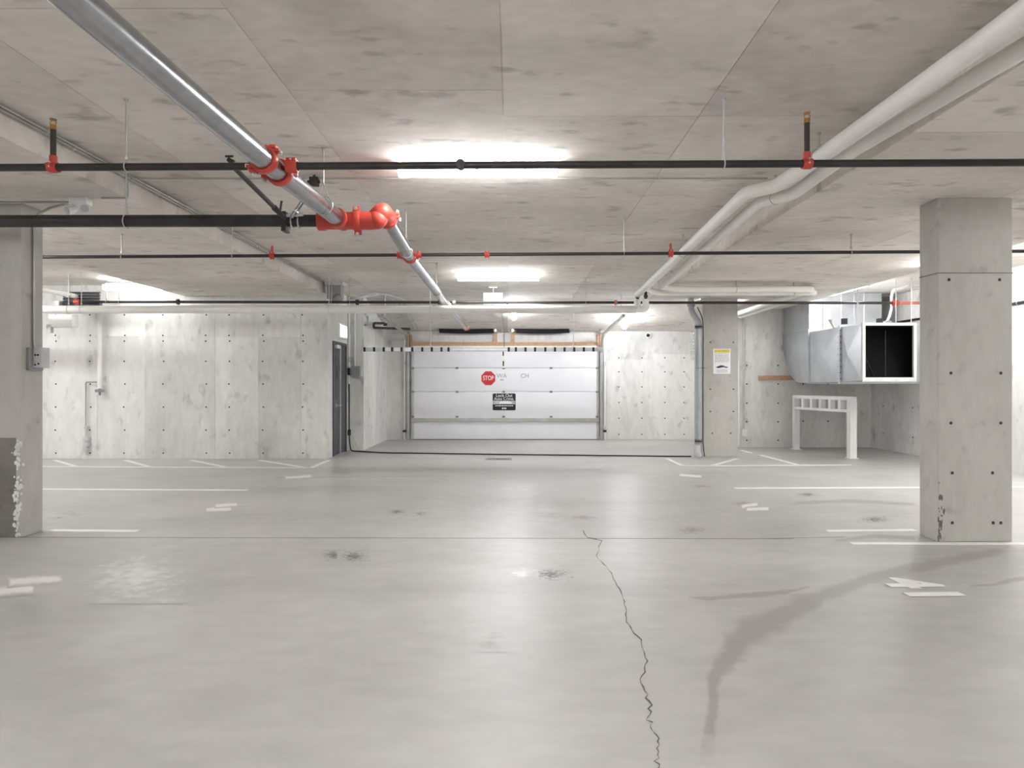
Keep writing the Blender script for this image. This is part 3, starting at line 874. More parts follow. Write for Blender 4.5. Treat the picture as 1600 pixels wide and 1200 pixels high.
# ---- pair of white insulated pipes at right
g1 = thing('insulated_pipe', 'upper white insulated pipe slanting across the right ceiling with a kink', 'pipe', (2.2, 6, 3.0), 'white pipe pair')
pts = [P(2080, -330, 1.94), P(1534, 67, 3.38), P(1280, 246, 5.1), P(1212, 291, 5.83), P(1166, 301, 6.2), P(1012, 446, 11.0), P(996, 460, 11.6)]
bm = B(); sweep(bm, pts, .058, 20, rad=.09); obj('pipe', bm, 'jacket', g1, smooth=60)
for k, (i, s) in enumerate(((2, 0.0), (4, 0.5))):
    c = pts[i] + (pts[i + 1] - pts[i]) * s
    hanger(g1, c, pts[i + 1] - pts[i], .058, H - .005, False)
g2 = thing('insulated_pipe', 'lower white insulated pipe beside the kinked one, turning right to the pier', 'pipe', (2.4, 6, 2.9), 'white pipe pair')
zh = zpx(452, 11.2)
xk = P(1270, 0, 11.2).x
p_w = Vector((xk, DR - .16, zh - .02))
pts2 = [P(2190, -330, 1.95), P(1622, 62, 3.38), P(1330, 236, 5.08), P(1238, 304, 5.95), P(1188, 315, 6.35), P(1033, 448, 11.2), P(1050, 452, 11.2), Vector((xk, 11.2, zh)), p_w]
bm = B(); sweep(bm, pts2, .053, 18, rad=.1); obj('pipe', bm, 'jacket', g2, smooth=60)
bm = B(); sweep(bm, [p_w - Vector((0, .06, 0)), p_w, p_w - Vector((0, 0, .75))], .05, 16, rad=.08); obj('drop', bm, 'jacket', g2, smooth=60)
hanger(g2, (pts2[3] + pts2[4]) / 2, (0, 1, 0), .05, H - .005)
hanger(g2, Vector((P(1150, 0, 11.2).x, 11.2, zh)), (1, 0, 0), .05, S - .005)
g3 = thing('insulated_pipe', 'white insulated pipe behind its twin along the ceiling band to the recess', 'pipe', (3.5, 11.4, 2.9), 'white pipe pair')
pts3 = [P(1008, 449, 11.1), P(1022, 456, 11.35), Vector((P(1036, 0, 11.35).x, 11.38, zh - .03)), Vector((xk + .13, 11.38, zh - .03)), Vector((xk + .13, DR - .25, zh - .05))]
bm = B(); sweep(bm, pts3, .05, 18, rad=.1); obj('pipe', bm, 'jacket', g3, smooth=60)
bm = B(); sweep(bm, [pts3[-1] - Vector((0, .05, 0)), pts3[-1] + Vector((0, .2, 0))], .03, 12); obj('stub', bm, 'light_grey', g3)
hanger(g3, Vector((P(1240, 0, 11.38).x, 11.38, zh - .03)), (1, 0, 0), .05, S - .005)

# ---- left bay: white pipe along the ceiling dropping down the wall
dl = thing('drop_pipe', 'white pipe from the left bay ceiling dropping down the concrete wall to a valve', 'pipe', (-7.78, 12.9, 1.3))
xd = P(155.5, 0, 12.92).x
bm = B(); sweep(bm, [(xd, 9.0, 3.0), (xd, 12.92, 3.0), (xd, 12.92, zpx(607, 12.92))], .043, 16, rad=.06); obj('pipe', bm, 'jacket', dl, smooth=60)
zv = zpx(611, 12.92)
bm = B(); cyl(bm, (xd, 12.92, zv + .05), (xd, 12.92, zv - .08), .02, 10); box(bm, xd - .07, xd + .07, 12.88, 12.96, zv - .02, zv + .03, bev=.008); obj('valve', bm, 'grey_box', dl)
bm = B(); sweep(bm, [(xd, 12.9, zpx(597, 12.9)), (P(134, 0, 12.98).x, 12.98, zpx(597, 12.98)), (P(134, 0, 12.98).x, 12.98, zpx(690, 12.98))], .013, 8, rad=.03); obj('conduit', bm, 'conduit', dl)
xv = P(134, 0, 12.96).x
bm = B()
for zz, s in ((zpx(668, 12.96), .03), (zpx(686, 12.96), .05), (zpx(695, 12.96), .045), (zpx(702, 12.96), .03)):
    box(bm, xv - s, xv + s, 12.94, 13.03, zz - s * .8, zz + s * .8, bev=.01)
cyl(bm, (xv, 12.97, zpx(668, 12.96)), (xv, 12.97, 0.08), .016, 8)
obj('faucet', bm, 'light_grey', dl)
for px in (107, 127, 145):
    pass
hanger(dl, Vector((xd, 12.0, 3.0)), (0, 1, 0), .043, H - .005)

# ---- unit heater in the left bay
uh = thing('unit_heater', 'grey unit heater with a white control box hung behind the left column', 'heater', P(105, 512, 12.0))
A_, Z_ = P(82, 452, 12.1), P(152, 484, 12.1)
A_.z = 2.93
bm = B(); box(bm, A_.x, Z_.x, 12.25, 12.75, Z_.z, A_.z, bev=.01); obj('cabinet', bm, 'grey_box', uh)
for k in range(6):
    zz = Z_.z + .05 + k * .05
    bm = B(); box(bm, A_.x + .1, Z_.x - .04, 12.22, 12.27, zz, zz + .03, rot=Matrix.Rotation(.5, 3, 'X')); obj('louver', bm, 'door_grey', uh)
bm = B(); box(bm, A_.x - .02, A_.x + .08, 12.15, 12.3, Z_.z - .02, A_.z - .02, bev=.008); obj('side_flange', bm, 'light_grey', uh)
a_, z_ = P(76, 495, 12.0), P(112, 511, 12.0)
bm = B(); box(bm, a_.x, z_.x, 12.0, 12.18, z_.z, a_.z + .04, bev=.008); obj('control_box', bm, 'white_paint', uh)
a_, z_ = P(73, 507, 12.0), P(80, 520, 12.0)
bm = B(); box(bm, a_.x, z_.x, 11.98, 12.06, z_.z, a_.z, bev=.006); obj('switch_box', bm, 'light_grey', uh)
bm = B()
for xx in (A_.x + .05, Z_.x - .08):
    cyl(bm, (xx, 12.5, A_.z - .01), (xx, 12.5, H - .005), .007, 8)
obj('hanger', bm, 'conduit', uh)

# ---- conduits on the ceilings
def conduit(label, pts, r=.011, rad=.06, mat='conduit', straps=True, name='conduit', cat='conduit'):
    t = thing(name, label, cat, Vector(pts[0]))
    bm = B(); sweep(bm, pts, r, 8, rad=rad); obj('tube', bm, mat, t, smooth=60)
    if straps:
        for i in range(len(pts) - 1):
            a_, b_ = Vector(pts[i]), Vector(pts[i + 1])
            n = int((b_ - a_).length / 1.2)
            for k in range(n):
                c = a_ + (b_ - a_) * ((k + .5) / n)
                bm = B(); ring(bm, c, b_ - a_, r + .003, .005, 8, 5)
                obj('strap', bm, 'bolt', t)
    return t

zc = H - .034
conduit('thin conduit along the left edge of the lane ceiling', [(-3.44, -8, zc), (-3.44, 12.35, zc)], .014)
conduit('thin conduit along the lane ceiling edge next to the thicker one', [(-3.40, 3.0, zc), (-3.40, 12.35, zc)], .008)
zs = S - .016
ys = 6.05
xq = P(228, 0, 6.15).x
conduit('bent conduit from the emergency light across the lane ceiling', [(-3.7, 6.15, zs), (-3.53, 6.15, zs), (-3.46, 6.15, zs), (-3.46, 6.15, zc), (-3.25, 6.15, zc), (-0.95, 6.15, zc)], .008)
conduit('thin conduit from the nearest tube light to the white pipes', [(.35, 6.15, zc), (2.3, 6.15, zc)], .008)
conduit('conduit along the soffit from the left edge to the emergency light', [(-6.0, 6.3, zs), (-4.05, 6.3, zs)], .01)
conduit('conduit from the emergency light down the left column to the outlet box', [(-3.9, 6.22, zs), (-4.40, 6.5, zs), (-4.552, 6.5, zs - .08), (-4.552, 6.5, 2.4), (-4.552, 6.5, 1.83), (-4.54, 6.5, 1.76)], .012, .05)

# ---- emergency light with two heads
em = thing('emergency_light', 'white emergency light with two lamp heads under the left soffit', 'light', P(122, 322, 6.2))
c = P(124, 318, 6.2)
bm = B(); box(bm, c.x - .07, c.x + .09, c.y - .05, c.y + .05, c.z - .02, c.z + .05, bev=.012); obj('body', bm, 'white_paint', em)
bm = B(); box(bm, c.x - .06, c.x + .06, c.y - .04, c.y + .06, c.z + .045, S - .006, bev=.004); obj('mount_plate', bm, 'black', em)
for s, px, py in ((-1, 111, 328), (1, 134, 324)):
    e = P(px, py, 6.15)
    bm = B(); cyl(bm, c + Vector((s * .05, 0, -.015)), e, .012, 8); obj('arm', bm, 'white_paint', em)
    dirv = Vector((s * .35 - .1, -.8, -.35)).normalized()
    bm = B(); sweep(bm, [e - dirv * .05, e - dirv * .02, e + dirv * .03, e + dirv * .04], [.02, .034, .044, .044], 16); h = obj('lamp_head', bm, 'white_paint', em)
    bm = B(); sweep(bm, [e + dirv * .038, e + dirv * .044], .036, 16); obj('lens', bm, 'light_grey', h)

# ---- outlet boxes on the left column
ob_ = thing('outlet_box', 'grey electrical outlet box on the side of the left column', 'electrical box', (-4.5, 6.5, 1.55))
za, zb_ = zpx(577, 6.5), zpx(543, 6.5)
bm = B(); box(bm, -4.57, -4.53, 6.42, 6.60, za - .01, zb_ - .005, bev=.006); obj('back_box', bm, 'grey_box', ob_)
bm = B(); box(bm, -4.57, -4.455, 6.46, 6.58, za + .015, zb_, bev=.008); obj('box', bm, 'light_grey', ob_)
bm = B()
for xx, zz in ((-4.51, .65), (-4.485, .65), (-4.51, .2), (-4.48, .25)):
    cyl(bm, (xx, 6.459, za + (zb_ - za) * zz), (xx, 6.455, za + (zb_ - za) * zz), .009, 8)
obj('socket', bm, 'black', ob_)

# ================================================================== GARAGE DOOR
YD = DB
def X17(px): return (px - 800) * YD / F
def Z17(py): return zpx(py, YD)
gd = thing('garage_door', 'white sectional overhead garage door with torsion springs', 'garage door', (X17(790), YD, 0))
x0, x1 = X17(644), X17(935)
seams = [0.012, Z17(655), Z17(612), Z17(575), Z17(540)]
for i in range(4):
    bm = B(); box(bm, x0, x1, YD, YD + .045, seams[i] + .004, seams[i + 1] - .004, bev=.006)
    obj('panel', bm, 'door_white', gd)
bm = B(); box(bm, x0, x1, YD + .005, YD + .04, 0.0005, .02); obj('bottom_seal', bm, 'rubber', gd)
bm = B(); box(bm, x0 - .02, x1 + .02, YD - .05, YD - .001, Z17(658.5), Z17(656), bev=.003); box(bm, x0 - .02, x1 + .02, YD - .06, YD - .045, Z17(658.5), Z17(653.5)); box(bm, x0 - .02, x1 + .02, YD - .05, YD - .001, Z17(654.5), Z17(653.3)); obj('strut', bm, 'track_steel', gd)
for y in (575, 612, 651):
    for px in (645, 714, 787, 861, 933):
        bm = B(); box(bm, X17(px) - .035, X17(px) + .035, YD - .012, YD, Z17(y + 1.7), Z17(y - 1.4), bev=.003)
        cyl(bm, (X17(px) - .03, YD - .012, Z17(y)), (X17(px) + .03, YD - .012, Z17(y)), .009, 8)
        obj('hinge', bm, 'grey_box', gd)
for px in (645, 934):
    bm = B(); box(bm, X17(px) - .03, X17(px) + .03, YD - .006, YD, seams[0], seams[4] - .05); obj('end_stile', bm, 'light_grey', gd)
# tracks
for s, px in ((-1, 639), (1, 938.5)):
    xt = X17(px)
    top = Vector((xt, YD - .12, Z17(527)))
    near = Vector((xt, 13.9, 2.83))
    bm = B()
    path = fillet([(xt, YD - .08, 0.01), (xt, YD - .08, 2.35), (xt, YD - .42, 2.66), near], .3, 6)
    for i in range(len(path) - 1):
        bar(bm, path[i], path[i + 1], .055, .05)
    obj('track', bm, 'track_steel', gd)
    bm = B(); box(bm, xt + s * .045 - .016, xt + s * .045 + .016, YD - .02, YD + .05, .0, 2.6); obj('track_angle', bm, 'track_steel', gd)
    bm = B(); cyl(bm, (xt, 14.2, 2.8), (xt, 14.2, H - .005), .012, 8); obj('track_hanger', bm, 'track_steel', gd)
    bm = B(); cyl(bm, (xt - .03, YD - .13, 2.76), (xt + .03, YD - .13, 2.76), .07, 18); obj('cable_drum', bm, 'grey_box', gd)
    bm = B(); cyl(bm, (xt - s * .04, YD - .1, .1), (xt - s * .04, YD - .1, 2.72), .006, 6); obj('lift_cable', bm, 'black', gd)
zsft = Z17(517) - .005
bm = B(); cyl(bm, (X17(637), YD - .13, zsft), (X17(941), YD - .13, zsft), .013, 10); obj('shaft', bm, 'track_steel', gd)
for a_, b_ in ((687, 771), (805, 889)):
    bm = B()
    n = 46
    pts = []
    for k in range(n * 8 + 1):
        t_ = k / (n * 8)
        an = 2 * math.pi * k / 8
        sag = -.02 * math.sin(math.pi * t_)
        pts.append((X17(a_) + (X17(b_) - X17(a_)) * t_, YD - .13 + .048 * math.cos(an), zsft + sag + .048 * math.sin(an)))
    sweep(bm, pts, .015, 5)
    obj('torsion_spring', bm, 'spring', gd, smooth=60)
for px in (774, 801):
    bm = B(); box(bm, X17(px) - .05, X17(px) + .05, YD - .02, YD + .06, Z17(536), Z17(520)); blk = obj('mount_block', bm, 'wood', gd)
    bm = B(); box(bm, X17(px) - .03, X17(px) + .03, YD - .16, YD - .02, zsft - .04, zsft + .05, bev=.01); obj('spring_bracket', bm, 'bolt', blk)
bm = B(); box(bm, X17(640), X17(938), YD - .01, YD + .06, Z17(540.5), Z17(534.5)); obj('header_board', bm, 'wood', gd)
for px in (640, 936):
    bm = B(); box(bm, X17(px) - .06, X17(px) + .06, YD + .02, YD + .06, Z17(541), Z17(523)); obj('jamb_board', bm, 'wood', gd)
bm = B(); box(bm, X17(645), X17(934), YD - .02, YD, Z17(543.5), Z17(540.5)); obj('top_weather_strip', bm, 'white_paint', gd)
# operator arm at the middle of the top panel and pull chain
bm = B(); box(bm, X17(782.5), X17(791), YD - .03, YD - .001, Z17(575), Z17(548), bev=.004); ar = obj('operator_bracket', bm, 'white_paint', gd)
bm = B(); box(bm, X17(785.5), X17(787.5), YD - .034, YD - .03, Z17(572), Z17(564)); box(bm, X17(785.3), X17(787.3), YD - .034, YD - .03, Z17(556), Z17(549)); obj('bracket_print', bm, 'sign_black', ar)
bm = B(); cyl(bm, (X17(788), YD - .1, Z17(548)), (X17(788), YD - .1, Z17(519)), .006, 6); obj('pull_chain', bm, 'black', gd)
# opener rail
for dx in (-.06, .06):
    bm = B(); bar(bm, (X17(788) + dx, YD - .2, 2.8), (X17(788) + dx * 1.6, 14.9, 3.18), .035, .035); obj('opener_rail', bm, 'track_steel', gd)
bm = B(); cyl(bm, (X17(640), YD - .3, Z17(508)), (X17(955), YD - .3, Z17(509)), .02, 8); obj('cross_bar', bm, 'track_steel', gd)

# photo-eye posts / limit conduits beside the tracks
for px, lab in ((634.5, 'white conduit with small sensors left of the garage door'), (942, 'white conduit with small sensors right of the garage door')):
    xx = X17(px) + (.045 if px > 800 else -.035)
    t = thing('sensor_conduit', lab, 'conduit', (xx, YD, 0))
    bm = B(); cyl(bm, (xx, YD - .01, .0), (xx, YD - .01, 2.55), .028, 10); obj('tube', bm, 'white_paint', t)
    for zz, sx_ in ((.33, .035), (1.95, .03)):
        bm = B(); box(bm, xx - sx_, xx + sx_, YD - .07, YD + .03, zz - .05, zz + .05, bev=.006); obj('sensor', bm, 'light_grey', t)
    bm = B(); box(bm, xx - .04, xx + .04, YD - .08, YD + .03, .2, .25, bev=.006); obj('clamp', bm, 'black', t)

# ---- signs on the door
sp = P(763, 591, YD)
ss = thing('stop_sign', 'red octagonal stop sign on the garage door', 'sign', (sp.x, YD - .003, sp.z - .18))
def octagon(r, y, t):
    bm = B()
    prism(bm, [(sp.x + r * math.cos(math.pi / 8 + k * math.pi / 4), y, sp.z + r * math.sin(math.pi / 8 + k * math.pi / 4)) for k in range(8)], (0, t, 0))
    return bm
obj('border', octagon(.195, YD - .003, .0025), 'pink_red', ss, smooth=0)
obj('face', octagon(.185, YD - .0045, .003), 'sign_red', ss, smooth=0)
obj('lettering', text_bm('STOP', .165, (sp.x, YD - .0055, sp.z), (1, 0, 0), (0, 0, 1), .0008, wx=.7, bold=.006), 'sign_white', ss, smooth=0)
fl = thing('faded_lettering', 'faded grey lettering right of the stop sign', 'lettering', (sp.x + .6, YD - .001, sp.z))
obj('word', text_bm('WA', .15, (X17(784), YD - .001, Z17(587.5)), (1, 0, 0), (0, 0, 1), .0005), 'faded_print', fl, smooth=0)
obj('word', text_bm('CH', .15, (X17(820), YD - .001, Z17(587.5)), (1, 0, 0), (0, 0, 1), .0005), 'faded_print', fl, smooth=0)
bm = B(); box(bm, X17(781.5), X17(787), YD - .0012, YD - .0002, Z17(594.3), Z17(592.6)); obj('small_line', bm, 'faded_print', fl, smooth=0)
nx0, nx1, nz0, nz1 = X17(769.7), X17(805.7), Z17(641), Z17(614.8)
ns = thing('warning_sign', 'black auto crime warning sign with white lettering on the garage door', 'sign', ((nx0 + nx1) / 2, YD - .003, nz0))
bm = B()
r_ = .03; pts = []
for cx_, cz_, a0 in ((nx1 - r_, nz1 - r_, 0), (nx0 + r_, nz1 - r_, 90), (nx0 + r_, nz0 + r_, 180), (nx1 - r_, nz0 + r_, 270)):
    for k in range(5):
        a_ = math.radians(a0 + k * 22.5); pts.append((cx_ + r_ * math.cos(a_), YD - .004, cz_ + r_ * math.sin(a_)))
prism(bm, pts, (0, .0035, 0)); obj('board', bm, 'sign_black', ns, smooth=0)
cxn = (nx0 + nx1) / 2
obj('lettering', text_bm('Lock Out', .115, (cxn, YD - .0045, Z17(618.2)), (1, 0, 0), (0, 0, 1), .0006, wx=.95, bold=.004), 'sign_white', ns, smooth=0)
obj('lettering', text_bm('Auto Crime.', .1, (cxn, YD - .0045, Z17(623.2)), (1, 0, 0), (0, 0, 1), .0006, bold=.004), 'sign_white', ns, smooth=0)
bm = B(); box(bm, nx0 + .002, nx1 - .002, YD - .0046, YD - .004, Z17(632), Z17(626.3)); obj('picture_band', bm, 'sign_grey', ns, smooth=0)
bm = B()
for k in range(5):
    zz = Z17(631 - k * 1.1); box(bm, nx0 + .05 * (k % 2), nx0 + .3 + .08 * (k % 3), YD - .0052, YD - .0046, zz, zz + .008)
    box(bm, nx1 - .3, nx1 - .02 * (k % 3) - .01, YD - .0052, YD - .0046, zz, zz + .007)
prism(bm, [(cxn - .13, YD - .0055, Z17(630)), (cxn - .08, YD - .0055, Z17(627)), (cxn + .1, YD - .0055, Z17(626.8)), (cxn + .2, YD - .0055, Z17(629)), (cxn + .2, YD - .0055, Z17(631)), (cxn - .13, YD - .0055, Z17(631))], (0, .001, 0))
obj('car_picture', bm, 'sign_white', ns, smooth=0)
bm = B()
xx = nx0 + .07
while xx < nx1 - .08:
    ww = random.uniform(.025, .06); box(bm, xx, min(xx + ww, nx1 - .06), YD - .0048, YD - .004, Z17(634.8), Z17(633.3)); xx += ww + .014
for k in range(3):
    box(bm, cxn - .06 + k * .042, cxn - .028 + k * .042, YD - .0048, YD - .004, Z17(639.3), Z17(636.8))
obj('small_print', bm, 'sign_white', ns, smooth=0)['kind'] = 'stuff'

# ---- clearance bar on chains
YC = 14.2
cb = thing('clearance_bar', 'striped black and white clearance bar hung before the garage door', 'clearance bar', P(755, 549, YC))
def XC(px): return (px - 800) * YC / F
zc0, zc1 = zpx(549.2, YC), zpx(542.8, YC)
bm = B(); box(bm, XC(568), XC(942.5), YC - .035, YC + .035, zc0, zc1, bev=.006); obj('bar', bm, 'light_grey', cb)
for px in (570, 585, 600, 613, 628, 644.5, 660, 675, 690, 701, 795, 806, 821, 836, 852, 867, 882, 897, 912, 927):
    bm = B(); box(bm, XC(px - 1.7), XC(px + 1.7), YC - .037, YC + .037, zc0 - .002, zc1 + .002); obj('stripe', bm, 'black', cb)
for px in (607, 621, 637):
    bm = B(); box(bm, XC(px - 4.5), XC(px + 4.5), YC - .0365, YC - .03, zc0 + .008, zc1 - .008); obj('stripe', bm, 'white_paint', cb)
bm = B(); box(bm, XC(706), XC(792), YC - .0375, YC - .03, zc0 + .03, zc0 + .055); obj('rail_rib', bm, 'white_paint', cb)
for px in (672.5, 896):
    bm = B(); cyl(bm, (XC(px), YC, zc1 - .04), (XC(px), YC, H - .006), .009, 8)
    for k in range(14):
        zz = zc1 + .05 + k * .08
        ring(bm, (XC(px), YC, zz), (1, 0, 0) if k % 2 else (0, 1, 0), .014, .004, 8, 5)
    obj('chain', bm, 'light_grey', cb)

# ================================================================== STEEL DOOR AND LEFT ENTRY
dn, df = 13.42, 14.5
d1 = thing('door_1', 'dark grey steel exit door in the return wall', 'door', (-3.53, (dn + df) / 2, 0), kind='structure')
dtop = 2.28
bm = B()
box(bm, -3.56, -3.505, dn, dn + .06, 0, dtop); box(bm, -3.56, -3.505, df - .06, df, 0, dtop); box(bm, -3.56, -3.505, dn + .06, df - .06, dtop - .06, dtop)
obj('frame', bm, 'door_grey', d1)
bm = B(); box(bm, -3.55, -3.518, dn + .06, df - .06, .01, dtop - .06, bev=.003); lf = obj('leaf', bm, 'door_grey', d1)
bm = B(); box(bm, -3.52, -3.514, dn + .2, dn + .36, 1.15, 1.95); obj('vision_panel', bm, 'glass_dark', lf)
bm = B(); cyl(bm, (-3.52, dn + .22, 1.0), (-3.45, dn + .22, 1.0), .014, 8); cyl(bm, (-3.455, dn + .22, 1.0), (-3.455, dn + .36, 1.0), .012, 8); cyl(bm, (-3.52, dn + .22, 1.0), (-3.51, dn + .22, 1.0), .035, 12); obj('handle', bm, 'bolt', lf)
bm = B(); box(bm, -3.515, -3.49, dn + .48, dn + .52, .02, dtop - .07); obj('edge_strip', bm, 'bolt', lf)
bm = B(); box(bm, -3.52, -3.46, dn + .1, dn + .35, dtop - .14, dtop - .07, bev=.006); obj('closer', bm, 'light_grey', lf)

def runner(bm, to):
    """A walking-figure pictogram from simple strokes; to(u, v) places unit-square points."""
    def stroke(a_, b_, w_):
        A, E = to(*a_), to(*b_)
        bar(bm, A, E, w_, .0015) if False else sweep(bm, [A, E], w_ / 2, 6)
    ball(bm, to(.62, .85), .03, 8, (1, 1, 1))
    stroke((.55, .75), (.45, .45), .04); stroke((.45, .45), (.6, .3), .03); stroke((.6, .3), (.5, .1), .025)
    stroke((.45, .45), (.35, .25), .03); stroke((.35, .25), (.15, .22), .025)
    stroke((.55, .7), (.72, .55), .02); stroke((.52, .7), (.35, .65), .02); stroke((.35, .65), (.28, .5), .02)

ex = thing('exit_sign', 'lit exit sign on the wall above the steel door', 'exit sign', (-3.53, 14.05, 2.3))
za, zb_ = 2.36, 2.66
bm = B(); box(bm, -3.53, -3.46, 13.72, 14.36, za, zb_, bev=.008); obj('case', bm, 'white_paint', ex)
bm = B(); box(bm, -3.462, -3.456, 13.76, 14.08, za + .03, zb_ - .03); obj('panel', bm, 'exit_white', ex)
bm = B(); box(bm, -3.462, -3.456, 14.08, 14.33, za + .03, zb_ - .03); obj('panel', bm, 'exit_green', ex)
bm = B(); runner(bm, lambda u, v: Vector((-3.455, 14.33 - u * .26, za + .03 + v * .24))); obj('running_figure', bm, 'exit_white', ex)
e2 = thing('exit_sign', 'lit exit sign hanging below the tube light over the lane', 'exit sign', P(770, 476, 13.2))
c0, c1 = P(755, 476, 13.2), P(786, 457.5, 13.2)
bm = B(); box(bm, c0.x, c1.x, 13.18, 13.24, c0.z, c1.z, bev=.006); obj('case', bm, 'white_paint', e2)
xm = (c0.x + c1.x) / 2
bm = B(); box(bm, c0.x + .015, xm, 13.174, 13.181, c0.z + .015, c1.z - .015); obj('panel', bm, 'exit_green', e2)
bm = B(); box(bm, xm, c1.x - .015, 13.174, 13.181, c0.z + .015, c1.z - .015); obj('panel', bm, 'exit_white', e2)
bm = B(); runner(bm, lambda u, v: Vector((c0.x + .01 + u * .18, 13.173, c0.z + .01 + v * .2))); obj('running_figure', bm, 'exit_white', e2)
bm = B(); cyl(bm, (xm, 13.21, c1.z), (xm, 13.21, H - .005), .008, 8); box(bm, xm - .08, xm + .08, 13.17, 13.25, H - .03, H - .006, bev=.005); obj('stem', bm, 'white_paint', e2)

# conduits and boxes on the jog beside the door
yj = 14.72
def XJ(px): return (px - 800) * yj / F
def ZJ(py): return zpx(py, yj)
jc = thing('conduit', 'pair of vertical conduits beside the steel door ending in a grey box', 'conduit', (XJ(555), yj, ZJ(590)))
bm = B(); cyl(bm, (XJ(546), yj - .03, ZJ(600)), (XJ(546), yj - .03, H - .02), .024, 10); obj('tube', bm, 'white_paint', jc)
bm = B(); cyl(bm, (XJ(555), yj - .03, ZJ(573)), (XJ(555), yj - .03, H - .02), .02, 10); obj('tube', bm, 'white_paint', jc)
bm = B(); box(bm, XJ(552), XJ(564), yj - .14, yj - .001, ZJ(590), ZJ(572), bev=.01); bx_ = obj('junction_box', bm, 'grey_box', jc)
bm = B(); box(bm, XJ(564), XJ(566.5), yj - .12, yj - .02, ZJ(588), ZJ(574), bev=.005); obj('switch_arm', bm, 'light_grey', bx_)
bm = B(); box(bm, XJ(544), XJ(547.5), yj - .09, yj - .001, ZJ(586), ZJ(575), bev=.005); obj('sensor', bm, 'black', jc)
bm = B(); ring(bm, (XJ(549), yj - .05, ZJ(562)), (0, 1, 0), .05, .006, 14, 6); obj('cable_loop', bm, 'conduit', jc)
# black cable on the floor between door side and pier
cab = thing('floor_cable', 'thin black cable running across the floor before the garage door', 'cable', G(800, 711))
zr = .014
ce = G(1095, 714.0)
path = [(XJ(546), yj - .03, ZJ(600)), (XJ(546), yj - .03, ZJ(672)), (XJ(547), yj - .04, ZJ(690)), (XJ(549), yj - .1, zr + .06), (XJ(553), yj - .25, zr)]
g_ = [G(600, 708.5), G(780, 711), G(960, 713), G(1080, 714.5)]
path += [(p.x, p.y, zr) for p in g_]
bm = B(); sweep(bm, path, .013, 8, rad=.2); obj('cable', bm, 'black', cab, smooth=60)
bm = B(); box(bm, XJ(544.5), XJ(548.5), yj - .08, yj - .01, ZJ(680), ZJ(671), bev=.005); obj('sensor', bm, 'black', cab)
# small framed vent on the entry side wall
vf = thing('wall_vent', 'small white framed vent on the side wall left of the garage door', 'vent', (-3.2, 15.0, 2.6))
ya, yb_ = 14.80, 15.15
z0_, z1_ = zpx(510, 15), zpx(492, 15)
bm = B()
for y_0, y_1, z_0, z_1 in ((ya, yb_, z0_, z0_ + .03), (ya, yb_, z1_ - .03, z1_), (ya, ya + .05, z0_, z1_), (yb_ - .05, yb_, z0_, z1_)):
    box(bm, -3.2, -3.17, y_0, y_1, z_0, z_1)
obj('frame', bm, 'white_paint', vf)
bm = B(); box(bm, -3.199, -3.19, ya + .05, yb_ - .05, z0_ + .03, z1_ - .03); obj('grille', bm, 'grey_box', vf)
# drain loop by the ceiling
dk = thing('drain_pipe', 'dark pipe loop high on the side wall left of the garage door', 'pipe', (-3.1, 16, 2.6))
bm = B(); sweep(bm, [P(600, 505, 15.8), P(584, 505, 15.3), P(584, 512, 15.3), P(612, 513, 16.4), P(640, 514, 17.0)], .03, 10, rad=.05); obj('pipe', bm, 'black_pipe', dk)
bm = B(); cyl(bm, P(598, 512, 16.0), P(598, 525, 16.0), .02, 8); cyl(bm, P(595, 512, 15.9), P(595, 521, 15.9), .014, 8); obj('drop', bm, 'light_grey', dk)
bm = B(); cyl(bm, P(602, 505, 16.0), P(602, 509, 16.0), .045, 10); obj('valve', bm, 'black', dk)
# three bent conduits on the lane ceiling
for k in range(3):
    dx = k * .11
    pts = [(-3.19 + .02 * k, 13.2 + .12 * k, zpx(471.5, 13.2) + .04 * k), (-2.75 + dx * .6, 13.8 + .12 * k, H - .03), (-2.6 + dx, 14.95, H - .03), (-2.55 + dx, 17.2, slope_z(17.2) - .03)]
    conduit(['leftmost', 'middle', 'rightmost'][k] + ' of three bent conduits on the ceiling near the steel door', pts, .013, .15, 'light_grey', False)
# junction box and camera at the end of the left soffit
jb = thing('security_camera', 'grey dome camera and box at the end of the left soffit', 'camera', P(525, 470, 12.6))
c = P(521, 456, 12.6)
bm = B(); box(bm, c.x - .1, c.x + .16, 12.5, 12.75, c.z - .14, c.z + .12, bev=.015); obj('box', bm, 'grey_box', jb)
bm = B(); ball(bm, P(527, 467, 12.45), .1, 14, (1, 1, .9)); obj('dome', bm, 'grey_box', jb)
bm = B(); box(bm, c.x - .13, c.x + .2, 12.48, 12.78, c.z + .11, H - .007); obj('bracket', bm, 'light_grey', jb)

# dome camera on the end wall
dc = thing('security_camera', 'small white dome camera high on the wall right of the garage door', 'camera', P(1012.5, 524, DB))
c = P(1012.5, 524, DB)
bm = B(); cyl(bm, (c.x, DB + .06, c.z), (c.x, DB - .02, c.z), .065, 18); obj('base', bm, 'white_paint', dc)
bm = B(); ball(bm, (c.x, DB - .02, c.z), .045, 14); obj('lens', bm, 'black', dc)

